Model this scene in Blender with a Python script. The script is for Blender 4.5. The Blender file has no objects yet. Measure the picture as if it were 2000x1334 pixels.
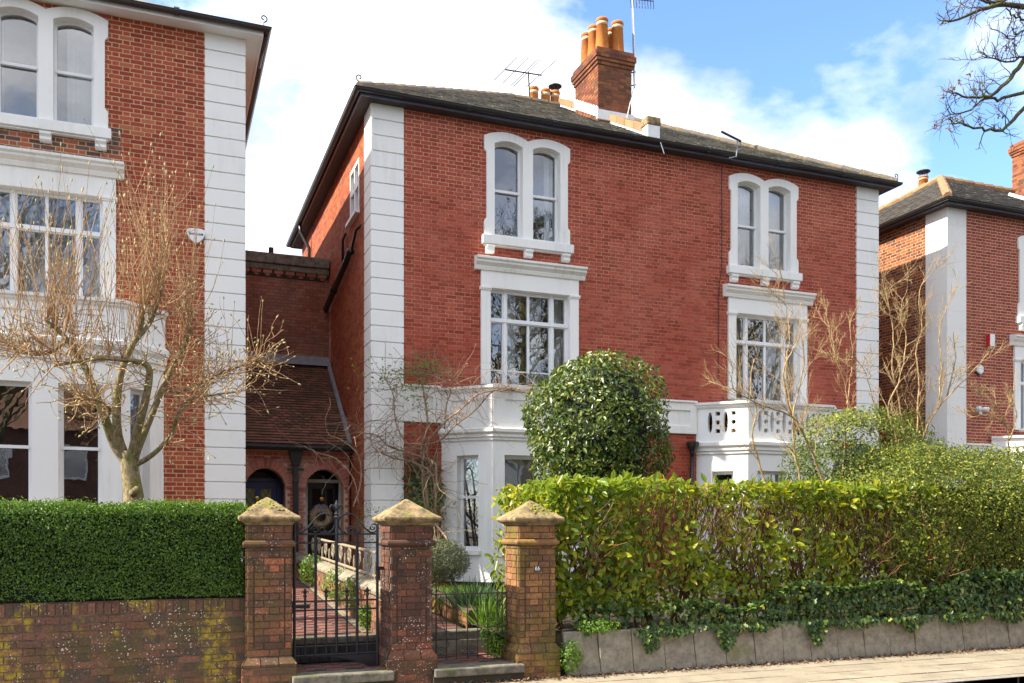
import bpy, bmesh, math, random
import numpy as np
from mathutils import Vector, Matrix
from mathutils.geometry import tessellate_polygon

random.seed(7); RNG = np.random.default_rng(7)
SC = bpy.context.scene
COL = SC.collection
R = math.radians

# ------------------------------------------------------------------ camera
EYE = 1.82                       # eye height above the pavement (m)
FPX = 1759.0                     # focal length in pixels of a 2000 px wide frame
YAW = R(21.13)                   # the lens looks a little to the right of the street normal
HZ = 1032.0                      # horizon row in the 2000x1334 photograph
cam_d = bpy.data.cameras.new('camera'); cam = bpy.data.objects.new('camera', cam_d); COL.objects.link(cam)
cam.location = (0, 0, EYE); cam.rotation_euler = (R(90), 0, -YAW)
cam_d.sensor_width = 36; cam_d.lens = 36 * FPX / 2000.0
cam_d.shift_y = (HZ - 667) / 2000.0
cam_d.clip_end = 2000
SC.camera = cam
SC.render.resolution_x, SC.render.resolution_y = 1024, 683

# ------------------------------------------------------------------ light, sky, exposure
SUN_EL, SUN_BEHIND = R(40), R(0.5)
sun_dir = Vector((-math.cos(SUN_BEHIND) * math.cos(SUN_EL), math.sin(SUN_BEHIND) * math.cos(SUN_EL), math.sin(SUN_EL)))
sd = bpy.data.lights.new('sun', 'SUN'); sd.energy = 4.2; sd.angle = R(0.6); sd.color = (1.0, 0.9, 0.74)
so = bpy.data.objects.new('sun', sd); COL.objects.link(so)
so.rotation_euler = sun_dir.to_track_quat('Z', 'Y').to_euler(); so.location = (-30, 10, 40)
W = bpy.data.worlds.new('World'); SC.world = W; W.use_nodes = True
def build_world():
    nt = W.node_tree; nt.nodes.clear(); L = nt.links.new
    out = nt.nodes.new('ShaderNodeOutputWorld'); bg = nt.nodes.new('ShaderNodeBackground')
    bg.inputs[1].default_value = 0.15
    sky = nt.nodes.new('ShaderNodeTexSky'); sky.sky_type = 'NISHITA'; sky.sun_disc = False
    sky.sun_elevation = SUN_EL; sky.sun_rotation = math.atan2(sun_dir.x, sun_dir.y)
    sky.air_density = 1.2; sky.dust_density = 0.6; sky.ozone_density = 2.0
    tc = nt.nodes.new('ShaderNodeTexCoord')
    # broken cumulus: noise on the direction flattened towards a cloud layer, everywhere in the dome
    sep = nt.nodes.new('ShaderNodeSeparateXYZ'); L(tc.outputs['Generated'], sep.inputs[0])
    zz = nt.nodes.new('ShaderNodeMath'); zz.operation = 'ADD'; zz.inputs[1].default_value = 0.35; L(sep.outputs[2], zz.inputs[0])
    dx = nt.nodes.new('ShaderNodeMath'); dx.operation = 'DIVIDE'; L(sep.outputs[0], dx.inputs[0]); L(zz.outputs[0], dx.inputs[1])
    dy = nt.nodes.new('ShaderNodeMath'); dy.operation = 'DIVIDE'; L(sep.outputs[1], dy.inputs[0]); L(zz.outputs[0], dy.inputs[1])
    cmb = nt.nodes.new('ShaderNodeCombineXYZ'); L(dx.outputs[0], cmb.inputs[0]); L(dy.outputs[0], cmb.inputs[1])
    mp = nt.nodes.new('ShaderNodeMapping'); mp.inputs['Location'].default_value = CLOUD_OFF; L(cmb.outputs[0], mp.inputs[0])
    n1 = nt.nodes.new('ShaderNodeTexNoise'); n1.inputs['Scale'].default_value = 1.7; n1.inputs['Detail'].default_value = 9
    n1.inputs['Roughness'].default_value = 0.56; n1.inputs['Distortion'].default_value = 0.15; L(mp.outputs[0], n1.inputs['Vector'])
    ramp = nt.nodes.new('ShaderNodeValToRGB'); ramp.color_ramp.elements[0].position = 0.405; ramp.color_ramp.elements[1].position = 0.53
    L(n1.outputs[0], ramp.inputs[0])
    n2 = nt.nodes.new('ShaderNodeTexNoise'); n2.inputs['Scale'].default_value = 4.2; n2.inputs['Detail'].default_value = 6; L(mp.outputs[0], n2.inputs['Vector'])
    shade = nt.nodes.new('ShaderNodeValToRGB'); shade.color_ramp.elements[0].position = 0.36; shade.color_ramp.elements[1].position = 0.60
    shade.color_ramp.elements[0].color = (0.40, 0.425, 0.48, 1); shade.color_ramp.elements[1].color = (1, 1, 1, 1); L(n2.outputs[0], shade.inputs[0])
    mul = nt.nodes.new('ShaderNodeMix'); mul.data_type = 'RGBA'; mul.blend_type = 'MULTIPLY'; mul.inputs[0].default_value = 1.0
    mul.inputs[7].default_value = (CLOUD_B, CLOUD_B, CLOUD_B * 1.02, 1); L(shade.outputs[0], mul.inputs[6])
    mix = nt.nodes.new('ShaderNodeMix'); mix.data_type = 'RGBA'
    tint = nt.nodes.new('ShaderNodeMix'); tint.data_type = 'RGBA'; tint.blend_type = 'MULTIPLY'; tint.inputs[0].default_value = 1.0; tint.inputs[7].default_value = (0.56, 0.66, 0.82, 1); L(sky.outputs[0], tint.inputs[6])
    L(ramp.outputs[0], mix.inputs[0]); L(tint.outputs[2], mix.inputs[6]); L(mul.outputs[2], mix.inputs[7])
    L(mix.outputs[2], bg.inputs[0]); L(bg.outputs[0], out.inputs[0])
CLOUD_OFF = (23.75, 3.6, 8.06); CLOUD_B = 5.0
build_world()
vs = SC.view_settings; vs.view_transform = 'Standard'; vs.look = 'None'; vs.gamma = 1; vs.use_curve_mapping = False
vs.exposure = 1.55
SC.cycles.max_bounces = 6; SC.cycles.transparent_max_bounces = 12

# ------------------------------------------------------------------ measuring helpers (photo pixels -> metres on a known plane)
CS, SN = math.cos(YAW), math.sin(YAW)
def ray(u, v):
    r = (u - 1000) / FPX; up = (HZ - v) / FPX
    return Vector((SN + r * CS, CS - r * SN, up))
def at(u, v, Y):
    d = ray(u, v); t = Y / d.y
    return Vector((d.x * t, Y, EYE + d.z * t))
def px(p):
    D = p[0] * SN + p[1] * CS
    if D < 0.1: return (-9999, -9999, D)
    return (1000 + FPX * (p[0] * CS - p[1] * SN) / D, HZ - FPX * (p[2] - EYE) / D, D)

# ------------------------------------------------------------------ object helpers
def link(name, data, parent=None, kind=None, label=None):
    o = bpy.data.objects.new(name, data); COL.objects.link(o)
    if parent is not None:
        o.parent = parent
        if parent.type == 'EMPTY': o.matrix_parent_inverse = Matrix.Translation(-parent.location)
    if kind: o['kind'] = kind
    if label: o['label'] = label
    return o
def thing(name, label, cat, loc, group=None):
    o = bpy.data.objects.new(name, None); COL.objects.link(o); o.location = loc
    o.empty_display_size = 0.2; o['label'] = label; o['category'] = cat
    if group: o['group'] = group
    return o
def tag(o, label, cat, group=None):
    o['label'] = label; o['category'] = cat
    if group: o['group'] = group
    return o

class Frame:
    """u to the right, n outwards, z up"""
    def __init__(s, O, U, N=None, V=None):
        s.O = Vector(O); s.U = Vector(U).normalized(); s.V = Vector(V).normalized() if V else Vector((0, 0, 1))
        s.N = Vector(N).normalized() if N else Vector((s.U.y, -s.U.x, 0))
    def p(s, u, n, z): return s.O + s.U * u + s.N * n + s.V * z
    def M(s): # local x=u, y=-n (into wall), z=V
        m = Matrix.Identity(4)
        for i in range(3): m[i][0] = s.U[i]; m[i][1] = -s.N[i]; m[i][2] = s.V[i]
        return m
def front(Y, x0=0): return Frame((x0, Y, 0), (1, 0, 0))

class MB:
    def __init__(s): s.v = []; s.f = []; s.r = []; s.m = []; s.mi = 0
    def add(s, vs, fs, r=None):
        b = len(s.v); r = random.random() if r is None else r
        s.v.extend([tuple(x) for x in vs])
        for f in fs: s.f.append([i + b for i in f]); s.r.append(r); s.m.append(s.mi)
    def box(s, x0, x1, y0, y1, z0, z1, r=None):
        s.add([(x0, y0, z0), (x1, y0, z0), (x1, y1, z0), (x0, y1, z0), (x0, y0, z1), (x1, y0, z1), (x1, y1, z1), (x0, y1, z1)],
              [(0, 3, 2, 1), (4, 5, 6, 7), (0, 1, 5, 4), (1, 2, 6, 5), (2, 3, 7, 6), (3, 0, 4, 7)], r)
    def fbox(s, F, u0, u1, n0, n1, z0, z1, r=None, back=True):
        P = [F.p(u, n, z) for z in (z0, z1) for (u, n) in ((u0, n1), (u1, n1), (u1, n0), (u0, n0))]
        fs = [(0, 3, 2, 1), (4, 5, 6, 7), (0, 1, 5, 4), (1, 2, 6, 5), (3, 0, 4, 7)]
        if back: fs.append((2, 3, 7, 6))
        s.add(P, fs, r)
    def prism(s, F, outer, holes=(), n0=0.0, n1=0.05, r=None, back=False, innerwalls=True):
        loops = [outer] + list(holes); pts = [p for l in loops for p in l]
        tri = tessellate_polygon([[Vector((p[0], p[1], 0)) for p in l] for l in loops])
        k = len(pts); V = [F.p(a, n1, b) for a, b in pts] + [F.p(a, n0, b) for a, b in pts]
        fs = []
        for t in tri:
            a, b, c = [pts[i] for i in t]
            if (b[0]-a[0])*(c[1]-a[1]) - (b[1]-a[1])*(c[0]-a[0]) < 0: t = (t[0], t[2], t[1])
            fs.append(tuple(t))
            if back: fs.append(tuple(i + k for i in reversed(t)))
        o = 0
        for li, l in enumerate(loops):
            n = len(l); area = sum(l[i][0]*l[(i+1) % n][1] - l[(i+1) % n][0]*l[i][1] for i in range(n))
            ccw = area > 0; flip = (ccw == (li == 0))
            for i in range(n):
                j = (i + 1) % n; q = (o+i, o+i+k, o+j+k, o+j)
                fs.append(q if flip else q[::-1])
            o += n
        s.add(V, fs, r)
    def sweep_u(s, F, prof, u0, u1, r=None):   # prof [(n,z)...] closed outline
        k = len(prof); V = [F.p(u0, n, z) for n, z in prof] + [F.p(u1, n, z) for n, z in prof]
        fs = [(i, (i+1) % k, (i+1) % k + k, i + k) for i in range(k)] + [tuple(range(k))[::-1], tuple(range(k, 2*k))]
        s.add(V, fs, r)
    def sweep_path(s, pts, prof, r=None, closed=False):  # plan polyline, prof [(offset outward, z)...]
        n = len(pts); k = len(prof); rings = []
        nor = []
        for i in range(n if closed else n - 1):
            a = Vector(pts[i]); b = Vector(pts[(i+1) % n]); d = (b - a).normalized(); nor.append(Vector((d.y, -d.x)))
        for i in range(n):
            if closed: a, b = nor[i-1], nor[i]
            else: a = nor[max(i-1, 0)]; b = nor[min(i, n-2)]
            m = (a + b) / (1 + a.dot(b)); rings.append(m)
        V = [(pts[i][0] + rings[i].x * o, pts[i][1] + rings[i].y * o, z) for i in range(n) for o, z in prof]
        fs = []
        for i in range(n if closed else n - 1):
            A = i * k; B = ((i + 1) % n) * k
            for j in range(k): fs.append((A + j, B + j, B + (j+1) % k, A + (j+1) % k))
        if not closed: fs += [tuple(range(k)), tuple(range((n-1)*k, n*k))[::-1]]
        s.add(V, fs, r)
    def tube(s, pts, rad, sides=6, r=None, cap=True):
        pts = [Vector(p) for p in pts]; n = len(pts)
        if not hasattr(rad, '__len__'): rad = [rad] * n
        V = []; ref = None
        for i in range(n):
            t = (pts[min(i+1, n-1)] - pts[max(i-1, 0)])
            if t.length < 1e-9: t = Vector((0, 0, 1))
            t.normalize()
            if ref is None: ref = t.orthogonal().normalized()
            else:
                ref = ref - t * ref.dot(t)
                if ref.length < 1e-6: ref = t.orthogonal()
                ref.normalize()
            b = t.cross(ref)
            for j in range(sides):
                a = 2*math.pi*j/sides; V.append(pts[i] + (ref*math.cos(a) + b*math.sin(a)) * rad[i])
        fs = []
        for i in range(n-1):
            for j in range(sides):
                k = (j+1) % sides; fs.append((i*sides+j, i*sides+k, (i+1)*sides+k, (i+1)*sides+j))
        if cap: fs += [tuple(range(sides))[::-1], tuple(range((n-1)*sides, n*sides))]
        s.add(V, fs, r)
    def lathe(s, c, prof, n=16, r=None, axis=None):  # prof [(radius,z)]
        V = []; k = len(prof)
        for rr, z in prof:
            for j in range(n):
                a = 2*math.pi*j/n; V.append((c[0]+rr*math.cos(a), c[1]+rr*math.sin(a), c[2]+z))
        fs = [(i*n+j, i*n+(j+1) % n, (i+1)*n+(j+1) % n, (i+1)*n+j) for i in range(k-1) for j in range(n)]
        fs += [tuple(range(n))[::-1], tuple(range((k-1)*n, k*n))]
        s.add(V, fs, r)
    def mesh(s, name, mats, smooth=False):
        me = bpy.data.meshes.new(name); me.from_pydata(s.v, [], s.f)
        if not isinstance(mats, (list, tuple)): mats = [mats]
        for m in mats: me.materials.append(m)
        if len(mats) > 1: me.polygons.foreach_set('material_index', s.m)
        a = me.attributes.new('rnd', 'FLOAT', 'FACE'); a.data.foreach_set('value', s.r)
        if smooth: me.shade_smooth()
        me.update(); return me
    def build(s, name, mats, parent=None, smooth=False, kind=None, bevel=0, label=None):
        o = link(name, s.mesh(name, mats, smooth), parent, kind, label)
        if bevel:
            b = o.modifiers.new('bevel', 'BEVEL'); b.width = bevel; b.segments = 2; b.limit_method = 'ANGLE'; b.angle_limit = R(40)
        return o

def arc(u0, z0, u1, z1, rise, n=10):
    """points from (u0,z0) to (u1,z1) bulging up by rise (ends included)"""
    out = []
    for i in range(n + 1):
        t = i / n; k = 4 * t * (1 - t)
        k = math.sin(math.acos(1 - 2*t)) ** 1.0 * 0.5 + k * 0.5 if rise > 0.3 * abs(u1-u0) else k
        out.append((u0 + (u1-u0)*t, z0 + (z1-z0)*t + rise * k))
    return out
def rect(u0, u1, z0, z1): return [(u0, z0), (u1, z0), (u1, z1), (u0, z1)]
def ellipse(cu, cz, a, b, n=14): return [(cu + a*math.cos(2*math.pi*i/n), cz + b*math.sin(2*math.pi*i/n)) for i in range(n)]

# ------------------------------------------------------------------ materials
class NT:
    def __init__(s, name):
        s.mat = bpy.data.materials.new(name); s.mat.use_nodes = True; s.t = s.mat.node_tree; s.t.nodes.clear()
        s.out = s.n('ShaderNodeOutputMaterial'); s.pos = s.n('ShaderNodeNewGeometry').outputs['Position']
    def n(s, ty, **kw):
        x = s.t.nodes.new(ty)
        for k, v in kw.items(): setattr(x, k, v)
        return x
    def set(s, sock, v):
        if isinstance(v, bpy.types.NodeSocket): s.t.links.new(v, sock)
        elif isinstance(v, (tuple, list)) and len(v) == 3 and sock.type == 'RGBA': sock.default_value = (*v, 1)
        else: sock.default_value = v
    def noise(s, scale, detail=4, rough=0.55, vec=None, dist=0.0):
        x = s.n('ShaderNodeTexNoise'); s.set(x.inputs['Vector'], vec or s.pos); x.inputs['Scale'].default_value = scale
        x.inputs['Detail'].default_value = detail; x.inputs['Roughness'].default_value = rough; x.inputs['Distortion'].default_value = dist
        return x.outputs[0]
    def ramp(s, fac, stops, interp='LINEAR'):
        x = s.n('ShaderNodeValToRGB'); s.set(x.inputs[0], fac); e = x.color_ramp.elements; x.color_ramp.interpolation = interp
        while len(e) < len(stops): e.new(0.5)
        for i, (p, c) in enumerate(stops):
            e[i].position = p; e[i].color = (c, c, c, 1) if not hasattr(c, '__len__') else (*c, 1)
        return x.outputs[0]
    def mix(s, fac, a, b, mode='MIX'):
        x = s.n('ShaderNodeMix', data_type='RGBA', blend_type=mode); s.set(x.inputs[0], fac); s.set(x.inputs[6], a); s.set(x.inputs[7], b)
        return x.outputs[2]
    def math(s, op, a, b=0.0, clamp=False):
        x = s.n('ShaderNodeMath', operation=op); x.use_clamp = clamp; s.set(x.inputs[0], a); s.set(x.inputs[1], b); return x.outputs[0]
    def rnd(s):
        a = s.n('ShaderNodeAttribute', attribute_name='rnd').outputs['Fac']; o = s.n('ShaderNodeObjectInfo').outputs['Random']
        return s.math('FRACT', s.math('ADD', a, o))
    def scaled(s, sx, sy, sz):
        x = s.n('ShaderNodeMapping'); s.set(x.inputs[0], s.pos); x.inputs['Scale'].default_value = (sx, sy, sz); return x.outputs[0]
    def sep(s): return s.n('ShaderNodeSeparateXYZ')
    def z(s):
        x = s.sep(); s.set(x.inputs[0], s.pos); return x.outputs[2]
    def vor(s, scale, feature='F1', rand=1.0, vec=None):
        x = s.n('ShaderNodeTexVoronoi', feature=feature); s.set(x.inputs['Vector'], vec or s.pos); x.inputs['Scale'].default_value = scale
        x.inputs['Randomness'].default_value = rand; return x.outputs['Distance']
    def bsdf(s, col, rough=0.7, bump=None, bs=0.3, bd=0.01, metal=0.0, spec=0.5, **kw):
        x = s.n('ShaderNodeBsdfPrincipled'); s.set(x.inputs['Base Color'], col); s.set(x.inputs['Roughness'], rough)
        s.set(x.inputs['Metallic'], metal); x.inputs['Specular IOR Level'].default_value = spec
        if bump is not None:
            b = s.n('ShaderNodeBump'); b.inputs['Strength'].default_value = bs; b.inputs['Distance'].default_value = bd
            s.set(b.inputs['Height'], bump); s.t.links.new(b.outputs[0], x.inputs['Normal'])
        s.t.links.new(x.outputs[0], s.out.inputs[0]); return s.mat

def m_plain(name, c, rough=0.6, var=0.25, scale=6, bs=0.15, metal=0.0, c2=None, bscale=60):
    n = NT(name); f = n.noise(scale, 5); a = tuple(x * (1 - var) for x in c) if c2 is None else c2
    col = n.mix(n.ramp(f, [(0.3, 0.0), (0.7, 1.0)]), a, c)
    return n.bsdf(col, rough, n.noise(bscale, 3), bs, 0.004, metal)

def m_white(name, c=(0.84, 0.825, 0.79), dirt=0.55, streak=True):
    n = NT(name)
    f = n.noise(1.3, 6, 0.6, n.scaled(1, 1, 0.55)); st = n.noise(7, 5, 0.65, n.scaled(2.2, 2.2, 0.16)); fine = n.noise(24, 4, 0.7)
    d = n.math('MULTIPLY', n.ramp(f, [(0.45, 0.0), (0.75, 1.0)]), n.ramp(st, [(0.42, 0.1), (0.72, 1.0)]))
    d = n.math('MULTIPLY', d, dirt)
    col = n.mix(d, c, (0.42, 0.41, 0.34))
    col = n.mix(n.math('MULTIPLY', n.ramp(fine, [(0.62, 0.0), (0.75, 1.0)]), 0.18 * dirt), col, (0.3, 0.3, 0.25))
    return n.bsdf(col, 0.62, n.noise(40, 4), 0.12, 0.004, spec=0.3)

def m_brick(name, stops, rough=0.82, paint=None, paint_amt=0.6, lichen=0.0, white=0.0, moss=0.0, dark=0.4, soot=0.0):
    n = NT(name); col = n.ramp(n.rnd(), stops)
    g = n.noise(38, 5, 0.7); col = n.mix(n.math('MULTIPLY', n.ramp(g, [(0.3, 1.0), (0.6, 0.0)]), dark), col, (0.05, 0.025, 0.02))
    if paint:
        f = n.noise(0.9, 7, 0.62); f2 = n.noise(9, 4, 0.6)
        m = n.math('MULTIPLY', n.ramp(f, [(0.42, 0.0), (0.62, 1.0)]), n.ramp(f2, [(0.35, 0.35), (0.62, 1.0)]))
        col = n.mix(n.math('MULTIPLY', m, paint_amt), col, paint)
    if soot:
        col = n.mix(n.math('MULTIPLY', n.ramp(n.noise(1.4, 6, 0.7), [(0.42, 0.0), (0.62, 1.0)]), soot), col, (0.035, 0.025, 0.02))
    if moss:
        f = n.math('MULTIPLY', n.ramp(n.noise(2.6, 6, 0.65), [(0.47, 0.0), (0.6, 1.0)]), moss); col = n.mix(f, col, (0.10, 0.085, 0.022))
    if lichen:
        a = n.ramp(n.noise(2.2, 5, 0.6, n.scaled(1.5, 1.5, 0.55)), [(0.50, 0.0), (0.58, 1.0)]); b = n.ramp(n.noise(13, 5, 0.7), [(0.42, 0.0), (0.6, 1.0)])
        col = n.mix(n.math('MULTIPLY', n.math('MULTIPLY', a, b), lichen), col, (0.42, 0.30, 0.025))
    if white:
        v = n.vor(34); sp = n.ramp(v, [(0.16, 1.0), (0.24, 0.0)]); a = n.ramp(n.noise(3.1, 4, 0.6), [(0.48, 0.0), (0.6, 1.0)])
        col = n.mix(n.math('MULTIPLY', n.math('MULTIPLY', sp, a), white), col, (0.75, 0.70, 0.64))
    return n.bsdf(col, rough, n.math('ADD', n.noise(55, 5, 0.7), n.math('MULTIPLY', n.noise(14, 3), 0.7)), 0.45, 0.006, spec=0.25)

MT = {}
MT['white'] = m_white('white_render')
MT['white_old'] = m_white('weathered_white_render', (0.80, 0.78, 0.735), 0.85)
MT['joinery'] = m_plain('white_joinery', (0.82, 0.82, 0.82), 0.4, 0.06, 4, 0.03)
def m_mortar_main():
    n = NT('cream_and_red_mortar'); z = n.z()
    f = n.math('ADD', n.noise(0.8, 6, 0.6), n.math('MULTIPLY', n.math('SUBTRACT', z, 7.2), 0.055))
    col = n.mix(n.ramp(f, [(0.34, 0.0), (0.68, 1.0)]), (0.46, 0.19, 0.12), (0.72, 0.47, 0.30))
    col = n.mix(n.ramp(n.noise(22, 3), [(0.4, 0.0), (0.7, 0.5)]), col, (0.26, 0.09, 0.06))
    return n.bsdf(col, 0.9, n.noise(60, 3), 0.3, 0.004, spec=0.2)
MT['mortar_main'] = m_mortar_main()
MT['mortar_cream'] = m_plain('cream_mortar', (0.66, 0.47, 0.28), 0.9, 0.3, 9, 0.3)
MT['mortar_pink'] = m_plain('pale_pink_mortar', (0.74, 0.50, 0.36), 0.9, 0.25, 9, 0.3)
MT['mortar_old'] = m_plain('old_grey_mortar', (0.24, 0.18, 0.13), 0.95, 0.5, 7, 0.4)
MT['mortar_dark'] = m_plain('dark_mortar', (0.13, 0.095, 0.07), 0.95, 0.5, 7, 0.4)
MT['brick_main'] = m_brick('red_painted_brick', [(0, (0.27, 0.038, 0.018)), (0.5, (0.39, 0.062, 0.034)), (1, (0.46, 0.095, 0.052))], 0.78, (0.50, 0.15, 0.105), 0.4, dark=0.4)
MT['brick_side'] = m_brick('orange_red_brick', [(0, (0.30, 0.07, 0.035)), (0.45, (0.46, 0.12, 0.05)), (0.8, (0.55, 0.18, 0.07)), (1, (0.24, 0.08, 0.05))], 0.8, (0.34, 0.11, 0.08), 0.4, dark=0.5)
MT['brick_left'] = m_brick('crimson_brick', [(0, (0.28, 0.038, 0.017)), (0.5, (0.38, 0.062, 0.026)), (0.9, (0.45, 0.09, 0.04)), (1, (0.46, 0.14, 0.06))], 0.75, dark=0.35)
MT['brick_mixed'] = m_brick('mixed_brown_brick', [(0, (0.10, 0.06, 0.05)), (0.45, (0.16, 0.09, 0.075)), (0.55, (0.36, 0.09, 0.045)), (1, (0.42, 0.12, 0.06))], 0.8, dark=0.4)
MT['brick_right'] = m_brick('deep_red_brick', [(0, (0.24, 0.038, 0.02)), (0.5, (0.33, 0.058, 0.028)), (1, (0.41, 0.085, 0.04))], 0.75, dark=0.3)
MT['brick_right_side'] = m_brick('brown_orange_brick', [(0, (0.10, 0.04, 0.025)), (0.4, (0.24, 0.07, 0.03)), (0.8, (0.40, 0.12, 0.04)), (1, (0.12, 0.06, 0.045))], 0.8, dark=0.4)
MT['brick_porch'] = m_brick('rosy_porch_brick', [(0, (0.32, 0.085, 0.06)), (0.5, (0.46, 0.13, 0.085)), (1, (0.52, 0.21, 0.14))], 0.8, (0.64, 0.42, 0.36), 0.5, dark=0.35)
MT['brick_rear'] = m_brick('dull_grimy_brick', [(0, (0.27, 0.085, 0.05)), (0.5, (0.37, 0.12, 0.07)), (1, (0.40, 0.17, 0.11))], 0.9, (0.36, 0.22, 0.16), 0.7, soot=0.3)
MT['brick_chimney'] = m_brick('sooty_chimney_brick', [(0, (0.13, 0.045, 0.03)), (0.5, (0.26, 0.07, 0.035)), (1, (0.36, 0.13, 0.05))], 0.85, soot=0.5, moss=0.25)
MT['brick_wall'] = m_brick('lichened_garden_brick', [(0, (0.09, 0.072, 0.06)), (0.3, (0.14, 0.085, 0.062)), (0.7, (0.20, 0.095, 0.065)), (1, (0.27, 0.13, 0.085))], 0.9, lichen=0.85, white=1.0, moss=0.5, dark=0.75)
MT['brick_pillar'] = m_brick('old_pillar_brick', [(0, (0.13, 0.075, 0.05)), (0.4, (0.23, 0.11, 0.065)), (0.8, (0.33, 0.14, 0.07)), (1, (0.48, 0.16, 0.07))], 0.88, white=0.6, moss=0.45, dark=0.7, soot=0.5)
MT['brick_pillar2'] = m_brick('dark_pillar_brick', [(0, (0.10, 0.052, 0.038)), (0.6, (0.18, 0.075, 0.05)), (1, (0.30, 0.10, 0.06))], 0.88, white=0.9, moss=0.2, dark=0.7, soot=0.5)
MT['brick_pillar3'] = m_brick('mossy_pillar_brick', [(0, (0.19, 0.095, 0.05)), (0.5, (0.33, 0.15, 0.065)), (1, (0.46, 0.22, 0.09))], 0.88, white=0.3, moss=0.75, lichen=0.3, dark=0.7, soot=0.35)
def m_stone(name, c, moss=(0.16, 0.17, 0.02), amt=0.6, c2=(0.13, 0.11, 0.08), mscale=3.0):
    n = NT(name); f = n.noise(9, 8, 0.75); col = n.mix(n.ramp(f, [(0.38, 0.0), (0.60, 1.0)]), c2, c)
    if amt:
        z = n.sep(); n.set(z.inputs[0], n.n('ShaderNodeNewGeometry').outputs['Normal'])
        up = n.math('ADD', n.math('MULTIPLY', z.outputs[2], 0.1), n.noise(mscale, 6, 0.65))
        col = n.mix(n.math('MULTIPLY', n.ramp(up, [(0.62, 0.0), (0.7, 1.0)]), amt), col, moss)
    return n.bsdf(col, 0.92, n.math('ADD', n.noise(30, 6, 0.7), f), 0.5, 0.01, spec=0.2)
MT['cap'] = m_stone('ochre_cap_stone', (0.33, 0.24, 0.125), (0.17, 0.17, 0.03), 0.6, (0.09, 0.07, 0.045), 6.0)
MT['slab'] = m_stone('concrete_slab', (0.34, 0.30, 0.235), (0.17, 0.17, 0.03), 0.55, (0.20, 0.18, 0.145), 1.6)
MT['coping'] = m_stone('stone_coping', (0.33, 0.28, 0.21), (0.14, 0.15, 0.03), 0.4)
MT['step'] = m_stone('mossy_step', (0.22, 0.20, 0.16), (0.09, 0.11, 0.025), 0.7, (0.09, 0.085, 0.07))
def m_paving():
    n = NT('buff_paving'); f = n.noise(2.2, 6, 0.65); col = n.mix(n.ramp(f, [(0.3, 0.0), (0.7, 1.0)]), (0.23, 0.195, 0.14), (0.38, 0.33, 0.245))
    col = n.mix(n.math('MULTIPLY', n.rnd(), 0.6), col, (0.24, 0.205, 0.155))
    col = n.mix(n.ramp(n.noise(5.5, 6, 0.7), [(0.55, 0.0), (0.68, 0.55)]), col, (0.12, 0.10, 0.075)); sp = n.noise(90, 3, 0.8)
    col = n.mix(n.ramp(sp, [(0.55, 0.0), (0.75, 0.4)]), col, (0.2, 0.16, 0.11))
    return n.bsdf(col, 0.9, sp, 0.25, 0.004, spec=0.2)
MT['paving'] = m_paving()
MT['grit'] = m_plain('grit_joint', (0.05, 0.042, 0.03), 0.95, 0.4, 20, 0.4)
MT['asphalt'] = m_plain('asphalt', (0.055, 0.053, 0.052), 0.95, 0.3, 30, 0.5, bscale=140)
MT['kerb'] = m_plain('granite_kerb', (0.30, 0.27, 0.23), 0.85, 0.4, 25, 0.4)
MT['soil'] = m_plain('garden_soil', (0.06, 0.045, 0.03), 0.95, 0.4, 12, 0.6, bscale=30)
MT['tile_red'] = m_brick('red_path_tile', [(0, (0.21, 0.075, 0.05)), (1, (0.30, 0.11, 0.075))], 0.6, dark=0.3)
MT['tile_black'] = m_brick('blue_black_path_tile', [(0, (0.035, 0.032, 0.036)), (1, (0.075, 0.07, 0.075))], 0.6, dark=0.3)
def m_slate(name, a, b, lich, amt):
    n = NT(name); col = n.ramp(n.rnd(), [(0, a), (1, b)]); f = n.noise(2.5, 6, 0.7); g = n.noise(16, 5, 0.7)
    m = n.math('MULTIPLY', n.ramp(f, [(0.38, 0.0), (0.6, 1.0)]), n.ramp(g, [(0.4, 0.0), (0.6, 1.0)]))
    col = n.mix(n.math('MULTIPLY', m, amt), col, lich)
    return n.bsdf(col, 0.8, g, 0.4, 0.006, spec=0.3)
MT['slate'] = m_slate('lichened_slate', (0.10, 0.095, 0.092), (0.20, 0.185, 0.17), (0.42, 0.385, 0.28), 0.85)
MT['slate_right'] = m_slate('grey_slate', (0.12, 0.115, 0.12), (0.20, 0.19, 0.185), (0.34, 0.26, 0.12), 0.35)
MT['tile_porch'] = m_slate('mossy_clay_tile', (0.15, 0.075, 0.055), (0.32, 0.14, 0.095), (0.06, 0.062, 0.025), 0.85)
MT['ridge'] = m_slate('ridge_tile', (0.10, 0.09, 0.085), (0.16, 0.13, 0.11), (0.30, 0.22, 0.06), 0.6)
MT['ridge_red'] = m_slate('weathered_hip_tile', (0.22, 0.12, 0.07), (0.30, 0.18, 0.10), (0.32, 0.24, 0.08), 0.8)
MT['black'] = m_plain('black_gutter_paint', (0.02, 0.02, 0.022), 0.38, 0.3, 8, 0.08)
MT['brown_gutter'] = m_plain('dark_brown_gutter', (0.035, 0.026, 0.026), 0.4, 0.3, 8, 0.08)
MT['fascia'] = m_plain('slate_blue_fascia', (0.085, 0.09, 0.14), 0.45, 0.25, 5, 0.05)
MT['soffit_dark'] = m_plain('dark_soffit', (0.045, 0.042, 0.045), 0.7, 0.3, 5, 0.1)
MT['lead'] = m_plain('grey_lead', (0.30, 0.31, 0.35), 0.5, 0.35, 6, 0.15)
MT['flash'] = m_plain('pale_painted_flashing', (0.74, 0.74, 0.75), 0.6, 0.2, 6, 0.1)
MT['iron'] = m_plain('black_iron', (0.016, 0.016, 0.02), 0.42, 0.4, 18, 0.2)
MT['rust'] = m_plain('rusty_iron', (0.07, 0.045, 0.035), 0.7, 0.4, 25, 0.3)
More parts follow.
